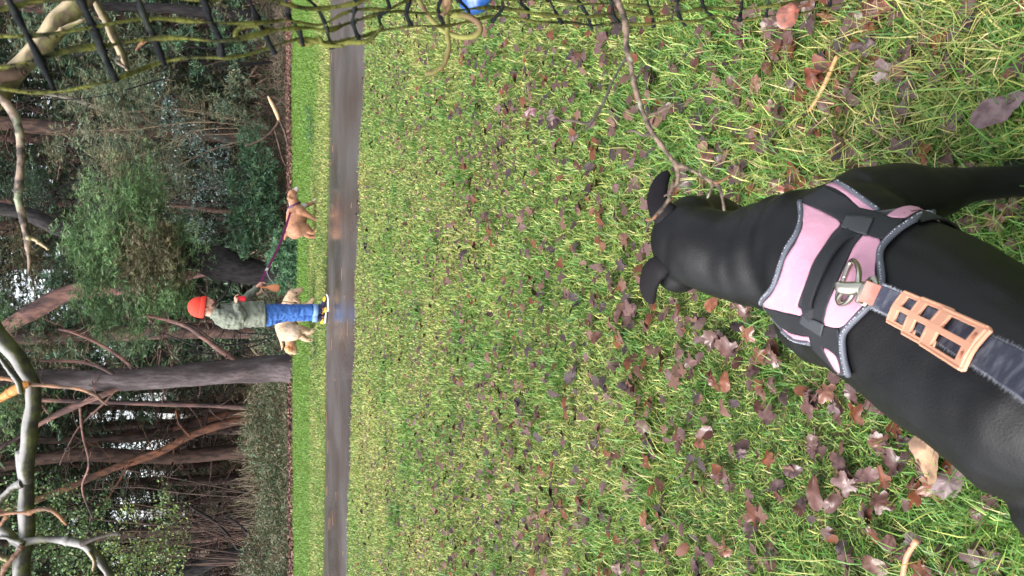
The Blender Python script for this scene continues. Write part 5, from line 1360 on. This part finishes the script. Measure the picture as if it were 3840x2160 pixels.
for j in range(NJ):
    col_ = [G[i][j] for i in range(len(G))]
    P, _ = spline(col_, None, 6)
    P = [p + Vector((noise.noise(p * 14 + Vector((j, 0, 0))), noise.noise(p * 14 + Vector((0, j, 5))), noise.noise(p * 14 + Vector((3, j, 0))))) * .0085 for p in P]
    rr = [(.0020 if j % 2 else .0015) * (.95 + 1.1 * noise.noise(p * 45 + Vector((0, 0, j)))) for p in P]
    cut = len(P) if j else len(P)
    tube(bm, P[:cut], rr[:cut], 7)
    for p in P:                                         # mossy fuzz
        for _ in range(3):
            d = Vector((rn.gauss(0, 1), rn.gauss(0, 1), rn.gauss(0, 1))).normalized(); w_ = d.cross(Vector((.3, .2, 1))).normalized() * .0012
            q = p + d * .0015; bm2.faces.new((bm2.verts.new(q - w_), bm2.verts.new(q + w_), bm2.verts.new(q + d * rn.uniform(.002, .0045))))
bm_obj('mossy_strands', bm, M_moss, net); bm_obj('moss', bm2, M_moss, net, shade=False)
def tracec(pts, dep, conv, r, m, parent=None, name='strand', n=8, amp=.15, dd=0, tip=.5, sub=6, label=None, cat=None):
    """smooth knobbly shoot through traced points, at a real distance"""
    P = [PD(*conv(*p[:2]), dep + dd * i) for i, p in enumerate(pts)]
    R_ = [(p[2] if len(p) > 2 else r * (1 - (1 - tip) * i / (len(pts) - 1))) for i, p in enumerate(pts)]
    P, R_ = spline(P, R_, sub)
    fq = .16 / max(.002, max(R_)); R_ = [q * (1 + amp * 1.6 * noise.noise(p * fq) + (amp * 1.1 if (i % 7) == 3 and q < .005 else 0)) for i, (p, q) in enumerate(zip(P, R_))]
    P = [p + Vector((noise.noise(p * 22), noise.noise(p * 22 + Vector((9, 0, 0))), noise.noise(p * 22 + Vector((0, 9, 0))))) * q * .8 for p, q in zip(P, R_)]
    bm = bmesh.new(); rings = tube(bm, P, R_, n)
    ball(bm, P[-1], R_[-1], seg=8, rings=6)
    o = bm_obj(name, bm, m, parent)
    if label: tag(o, label, cat)
    return o
c40 = lambda cx, cy: (341.3 + cx * .1325, cy * .1325)
c10 = lambda cx, cy: (cx * .1325, cy * .1325)
c20 = lambda cx, cy: (cx * .1325, 192 + cy * .1325)
c30 = lambda cx, cy: (cx * .1325, 382 + cy * .1325)
cB = lambda cx, cy: (cx * .092, 341.3 + cy * .092)
cE = lambda cx, cy: (cx * .0725, 480 + cy * .0725)       # lower left enlarged crop
cH = lambda cx, cy: (626.7 + cx * .1067, 160 + cy * .1067)
M_tend = mat('green_tendril', (.17, .17, .045), .7, .3, var=((.12, .07, .04), 25, (.45, .6)), bump=(.5, 150, .002))
tracec([(700, -40), (735, 0), (790, 90), (802, 200), (800, 280), (812, 360), (775, 480), (700, 540), (650, 555)], .84, c40, .0033, M_tend, net, 'loose_tendril', amp=.08, tip=.8)
tracec([(560, -60), (600, 20), (650, 110), (720, 190), (800, 255), (900, 290), (1000, 278), (1050, 225), (1025, 165), (940, 130), (850, 132)], .85, c40, .0028, M_tend, net, 'loose_tendril', amp=.08, tip=1.2, dd=-.002)
tracec([(2240, 320), (2330, 330), (2400, 290), (2440, 340), (2576, 345)], .74, c10, .0030, M_moss, net, 'loose_strand', amp=.1)
tracec([(-60, 330), (80, 320), (180, 320), (250, 280), (310, 205)], .78, c40, .0034, M_moss, net, 'loose_strand', amp=.1)
tracec([(1800, 310), (1790, 250), (1850, 205), (1960, 200), (2060, 215)], .70, c10, .0028, M_moss, net, 'loose_strand', amp=.1)
def cut_leaf(px, py, dep, s, m, rz, label, seed):
    me = leaf_mesh('ovate', seed, .9, True); me.materials.append(m); o = bpy.data.objects.new('caught_leaf', me); COL.objects.link(o)
    o.matrix_world = Matrix.Translation(PD(px, py, dep)) @ Matrix.Rotation(rz, 4, 'Z') @ Matrix.Rotation(.7, 4, 'X') @ Matrix.Scale(s, 4); tag(o, label, 'leaf')
cut_leaf(795, 10, 1.03, .028, M_leaf_red, .7, 'brown leaf caught in the netting at its lower end', 61)
cut_leaf(452, 3, .82, .018, M_leaf_tan, 1.2, 'tan leaf scrap caught in the netting beside the blue bag', 62)

# ---- branches
def bark_two(name, pale, dark, moss):
    """bark with dark moss below; the sky-lit upper side is painted pale"""
    mt = bpy.data.materials.new(name); mt.use_nodes = True; nt = mt.node_tree; p = nt.nodes['Principled BSDF']; L = nt.links.new
    p.inputs['Roughness'].default_value = .75; p.inputs['Specular IOR Level'].default_value = .3
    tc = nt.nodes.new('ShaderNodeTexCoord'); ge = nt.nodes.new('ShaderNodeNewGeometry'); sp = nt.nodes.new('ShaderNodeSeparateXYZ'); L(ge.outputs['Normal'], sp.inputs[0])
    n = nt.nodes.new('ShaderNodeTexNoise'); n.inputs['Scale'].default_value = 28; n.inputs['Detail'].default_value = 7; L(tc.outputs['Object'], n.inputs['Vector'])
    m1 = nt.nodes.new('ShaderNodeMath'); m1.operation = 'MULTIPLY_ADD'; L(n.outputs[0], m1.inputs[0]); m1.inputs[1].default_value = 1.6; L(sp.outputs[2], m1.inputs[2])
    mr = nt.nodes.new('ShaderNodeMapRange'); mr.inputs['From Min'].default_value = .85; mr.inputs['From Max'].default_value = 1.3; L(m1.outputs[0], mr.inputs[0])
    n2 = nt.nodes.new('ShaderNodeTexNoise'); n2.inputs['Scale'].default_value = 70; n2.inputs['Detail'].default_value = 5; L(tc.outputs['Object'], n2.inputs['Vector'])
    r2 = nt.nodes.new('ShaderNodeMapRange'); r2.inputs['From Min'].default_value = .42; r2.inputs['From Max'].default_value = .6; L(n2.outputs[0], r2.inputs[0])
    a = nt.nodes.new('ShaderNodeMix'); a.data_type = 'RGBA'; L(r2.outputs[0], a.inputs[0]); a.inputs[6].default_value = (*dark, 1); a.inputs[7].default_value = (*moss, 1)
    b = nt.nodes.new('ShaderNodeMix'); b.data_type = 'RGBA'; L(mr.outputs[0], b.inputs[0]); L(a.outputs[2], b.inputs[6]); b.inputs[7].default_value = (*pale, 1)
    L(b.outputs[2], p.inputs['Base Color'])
    bu = nt.nodes.new('ShaderNodeBump'); bu.inputs['Strength'].default_value = .8; bu.inputs['Distance'].default_value = .003; L(n2.outputs[0], bu.inputs['Height']); L(bu.outputs[0], p.inputs['Normal'])
    return mt
BR1 = bark_two('birch_bark', (.25, .24, .235), (.030, .028, .022), (.06, .065, .02))
BR2 = bark_two('tan_branch_bark', (.34, .27, .17), (.06, .045, .025), (.09, .085, .03))
BR3 = mat('reddish_twig_bark', (.26, .13, .07), .6, .3, var=((.10, .055, .035), 40, (.4, .6)), bump=(.5, 120, .002))
BR4 = mat('speckled_twig_bark', (.30, .22, .17), .7, .3, var=[((.05, .04, .035), 55, (.42, .58)), ((.26, .30, .20), 30, (.58, .7))], bump=(.8, 150, .002))
BR5 = mat('dark_twig_bark', (.05, .04, .035), .7, .3, var=((.16, .12, .09), 30, (.5, .7)), bump=(.6, 100, .002))
# (1) mossy branch running down the left edge of the picture
b1 = empty('bare_branch', PD(20, 480, .95), 'thick pale branch with dark mossy underside running up the left edge of the picture', 'branch')
tracec([(-420, -560, 0.01118), (-140, -260, 0.01075), (70, 10, 0.01032), (240, 250, 0.00903), (330, 420, 0.00817), (352, 600, 0.00791), (378, 720, 0.00757), (370, 900, 0.00757), (338, 1100, 0.00791), (318, 1300, 0.00843), (300, 1500, 0.00843)], .95, cB, .01, BR1, b1, 'main_branch', 18, .20)
tracec([(300, -400, 0.00843), (330, 0, 0.00860), (345, 350, 0.00843), (352, 700, 0.00860), (350, 1000, 0.00826), (345, 1325, 0.00808), (340, 1600, 0.00808)], .952, cE, .01, BR1, b1, 'main_branch', 18, .20)
tracec([(340, 850, 0.00533), (520, 830, 0.00516), (740, 830, 0.00499), (940, 855, 0.00499), (1130, 890, 0.00533), (1240, 970, 0.00516), (1340, 1090, 0.00482), (1440, 1220, 0.00464), (1560, 1400, 0.00430)], .945, cE, .006, BR1, b1, 'side_branch', 12, .28)
tracec([(340, 860, 0.00533), (220, 850, 0.00482), (120, 760, 0.00516), (0, 710, 0.00550), (-120, 690, 0.00550)], .945, cE, .006, BR1, b1, 'side_branch', 12, .28)
tracec([(330, 880, 0.00387), (200, 840, 0.00258), (90, 800, 0.00189), (-20, 795, 0.00172)], .94, cE, .004, BR1, b1, 'twig', 8, .2)
tracec([(300, 60, 0.00499), (190, 100, 0.00447), (90, 190, 0.00396), (0, 290, 0.00396), (-120, 420, 0.00396)], .945, cE, .005, BR1, b1, 'side_branch', 10, .14)
tracec([(1130, 880, 0.00361), (1220, 845, 0.00241), (1330, 800, 0.00172), (1450, 770, 0.00155), (1560, 745, 0.00189), (1630, 745, 0.00310), (1650, 750, 0.00258)], .94, cE, .002, BR5, b1, 'twig', 8, .2)
tracec([(1230, 990, 0.00258), (1280, 1070, 0.00224), (1310, 1150, 0.00224), (1290, 1250, 0.00138)], .94, cE, .002, BR2, b1, 'twig', 8, .3)
tracec([(430, 445, 0.00258), (300, 445, 0.00189), (140, 460, 0.00172), (0, 490, 0.00138)], .935, cE, .002, BR3, b1, 'twig', 8, .25)
tracec([(400, 445, 0.00292), (480, 415, 0.00258), (590, 390, 0.00241), (690, 405, 0.00224), (770, 460, 0.00224), (850, 540, 0.00189), (910, 610, 0.00120)], .935, cE, .002, BR3, b1, 'twig', 8, .3)
tracec([(290, 900, 0.00310), (250, 980, 0.00275), (160, 1100, 0.00275), (60, 1240, 0.00344), (30, 1330, 0.00258), (0, 1420, 0.00258)], .935, cE, .003, BR3, b1, 'twig', 8, .3)
tracec([(160, 1110, 0.00258), (60, 1080, 0.00310), (-30, 1020, 0.00310)], .935, cE, .003, BR2, b1, 'twig', 8, .3)
tracec([(0, 640, 0.00189), (50, 560, 0.00189), (90, 510, 0.00241)], .935, cE, .003, BR3, b1, 'twig', 8, .3)
tracec([(-40, 390, 0.00258), (90, 410, 0.00241), (220, 450, 0.00224), (330, 475, 0.00258), (470, 485, 0.00189), (620, 495, 0.00172), (780, 505, 0.00206), (900, 530, 0.00172), (1050, 590, 0.00189), (1110, 650, 0.00155), (1170, 690, 0.00103)], .93, cB, .0025, BR3, b1, 'twig', 8, .3)
tracec([(-40, 130, 0.00224), (10, 190, 0.00241), (100, 310, 0.00275), (170, 400, 0.00344), (215, 480, 0.00344), (230, 560, 0.00344)], .92, cB, .0035, BR1, b1, 'side_branch', 10, .12)
# curled bark strip
tracec([(320, 470, 0.00275), (240, 505, 0.00482), (160, 545, 0.00516), (80, 585, 0.00387), (0, 625, 0.00344), (-60, 660, 0.00258)], .925, cB, .004, mat('orange_bark_strip', (.52, .22, 0.06880), .6, .3, bump=(.5, 60, 0.00172)), b1, 'peeling_bark', 6, .3)
# (2) thick tan branch crossing behind the netting
b2 = empty('bare_branch', PD(40, 50, 1.0), 'thick tan mossy branch crossing behind the netting in the upper left corner', 'branch')
tracec([(760, -240, .0125), (640, -60, .0125), (545, 80, .0125), (440, 210, .0130), (330, 330, .0130), (210, 440, .0130), (90, 570, .0140), (-40, 700, .015), (-160, 830, .015)], 1.0, c10, .013, BR2, b2, 'main_branch', 18, .2)
tracec([(-60, 520, .013), (30, 570, .012), (120, 570, .008), (180, 545, .004)], .985, c10, .01, mat('dark_knot', (.045, .028, .018), .85, .2, bump=(.8, 40, .005)), b2, 'knot', 12, .12)
tracec([(440, 260, .004), (520, 200, .003), (640, 150, .002)], .99, c10, .003, BR2, b2, 'twig', 8, .3)
# (3) thin pale branch
b3 = empty('bare_branch', PD(18, 180, .98), 'slender pale speckled branch hanging straight down below the thick tan one', 'branch')
tracec([(-120, 640, .0042), (0, 745, .0048), (70, 820, .0050), (125, 900, .0052), (152, 1000, .0050), (160, 1150, .0048), (150, 1300, .0048), (145, 1450, .0044)], .98, c10, .0048, BR4, b3, 'main_branch', 12, .12)
tracec([(145, 0, .0044), (160, 120, .0042), (180, 260, .0042), (200, 350, .0048), (205, 420, .0030), (222, 500, .0022), (215, 620, .0010)], .98, c20, .004, BR4, b3, 'main_branch', 12, .15)
tracec([(200, 340, .0034), (260, 355, .0032), (310, 385, .0028), (370, 430, .0014)], .975, c20, .003, BR2, b3, 'twig', 8, .35)
# (4) pale one with forked tips behind the netting
b4 = empty('bare_branch', PD(110, 30, 1.05), 'tan branch with split pale tip showing through the netting', 'branch')
tracec([(700, -60, .0036), (745, 50, .0042), (800, 150, .0050), (850, 260, .0056), (900, 350, .0052), (930, 430, .0054), (965, 520, .0040)], 1.05, c10, .005, BR2, b4, 'main_branch', 10, .2)
tracec([(905, 430, .003), (880, 455, .0026), (900, 480, .0022), (960, 515, .0018)], 1.045, c10, .003, BR4, b4, 'twig', 7, .3)
tracec([(1155, 255, .002), (1120, 300, .0022), (1060, 340, .0024), (1030, 380, .0016)], 1.1, c10, .002, BR3, b4, 'twig', 7, .3)
# (5) lichen flecked twig hanging over the head of the black dog
BR4b = mat('lichen_twig_bark', (.17, .12, .09), .75, .3, var=[((.04, .03, .025), 90, (.42, .58)), ((.30, .33, .24), 60, (.60, .7))], bump=(.9, 200, .002))
b5 = empty('bare_twig', PD(660, 100, .72), 'knobbly lichen flecked twig hanging down over the ear of the black dog', 'twig')
tracec([(2060, -60, 0.00288), (2090, 30, 0.00304), (2125, 120, 0.00288), (2140, 240, 0.00288), (2148, 370, 0.00320), (2175, 450, 0.00304), (2200, 580, 0.00256), (2235, 720, 0.00256), (2290, 870, 0.00240), (2345, 990, 0.00240), (2430, 1110, 0.00224), (2520, 1240, 0.00224)], .74, c40, .0035, BR4b, b5, 'main_twig', 10, .22, dd=-.002)
tracec([(2160, 430, 0.00176), (2110, 500, 0.00136), (2040, 630, 0.00136), (1970, 790, 0.00128), (1895, 910, 0.00176), (1850, 935, 0.00160), (1770, 915, 0.00120), (1690, 910, 0.00080)], .735, c40, .002, BR5, b5, 'side_twig', 8, .3)
tracec([(1895, 910, 0.00144), (1870, 950, 0.00112), (1840, 992, 0.00072)], .735, c40, .0015, BR5, b5, 'side_twig', 7, .3)
tracec([(2345, 1000, 0.00176), (2280, 1020, 0.00136), (2220, 990, 0.00136), (2160, 990, 0.00096)], .725, c40, .002, BR5, b5, 'side_twig', 8, .3)
tracec([(2300, 870, 0.00160), (2370, 850, 0.00128), (2440, 820, 0.00112), (2500, 785, 0.00096)], .725, c40, .0015, BR4b, b5, 'side_twig', 8, .3)
tracec([(2220, 600, 0.00128), (2250, 560, 0.00096), (2270, 480, 0.00080)], .735, c40, .0012, BR4b, b5, 'side_twig', 7, .3)
tracec([(2380, 1110, 0.00128), (2330, 1140, 0.00112), (2290, 1190, 0.00080)], .725, c40, .0014, BR5, b5, 'side_twig', 7, .3)
tracec([(440, 10, 0.00240), (475, 90, 0.00240), (480, 170, 0.00192), (465, 225, 0.00168), (430, 275, 0.00152), (395, 360, 0.00152), (340, 440, 0.00136), (275, 510, 0.00144), (225, 570, 0.00112), (170, 680, 0.00072)], .715, cH, .002, BR4b, b5, 'side_twig', 9, .28)
tracec([(275, 515, 0.00112), (230, 555, 0.00104), (180, 560, 0.00072)], .713, cH, .0012, BR3, b5, 'side_twig', 7, .3)
tracec([(420, 320, 0.00112), (380, 325, 0.00080), (350, 340, 0.00064)], .713, cH, .001, BR4b, b5, 'side_twig', 7, .3)
tracec([(470, 60, 0.00192), (550, 70, 0.00152), (640, 115, 0.00152), (720, 155, 0.00160), (790, 200, 0.00176), (850, 235, 0.00176), (880, 300, 0.00144), (900, 390, 0.00128), (912, 470, 0.00112)], .713, cH, .002, BR4b, b5, 'side_twig', 9, .3)
tracec([(800, 205, 0.00144), (870, 200, 0.00128), (940, 160, 0.00128), (1000, 120, 0.00112), (1045, 60, 0.00112)], .71, cH, .0016, BR3, b5, 'side_twig', 8, .3)
tracec([(800, 215, 0.00128), (785, 280, 0.00112), (755, 350, 0.00064)], .71, cH, .0014, BR4b, b5, 'side_twig', 7, .3)
tracec([(700, 150, 0.00112), (680, 100, 0.00096), (690, 60, 0.00080)], .71, cH, .0012, BR4b, b5, 'side_twig', 7, .3)

# blue bag lying on the grass beyond the net
bm = bmesh.new(); g0 = PZ(492, -19, 0); g0.z = 0
ball(bm, g0 + Vector((.04, 0, .10)), (.24, .17, .14), seg=24, rings=16)
limb(bm, [g0 + Vector((-.05, -.05, .12)), g0 + Vector((-.10, -.08, .10)), g0 + Vector((-.125, -.09, .04))], [.07, .05, .03])
bl = remesh(bm, .014, 3); fold_mesh(bl, lambda p, n_: .02 * noise.noise(p * 9) + .01 * noise.noise(p * 22))
tag(mesh_obj('blue_bag', bl, mat('blue_plastic', (.012, .06, .22), .35, .5, bump=(.5, 20, .01))), 'crumpled bright blue bag on the grass behind the netting', 'bag')
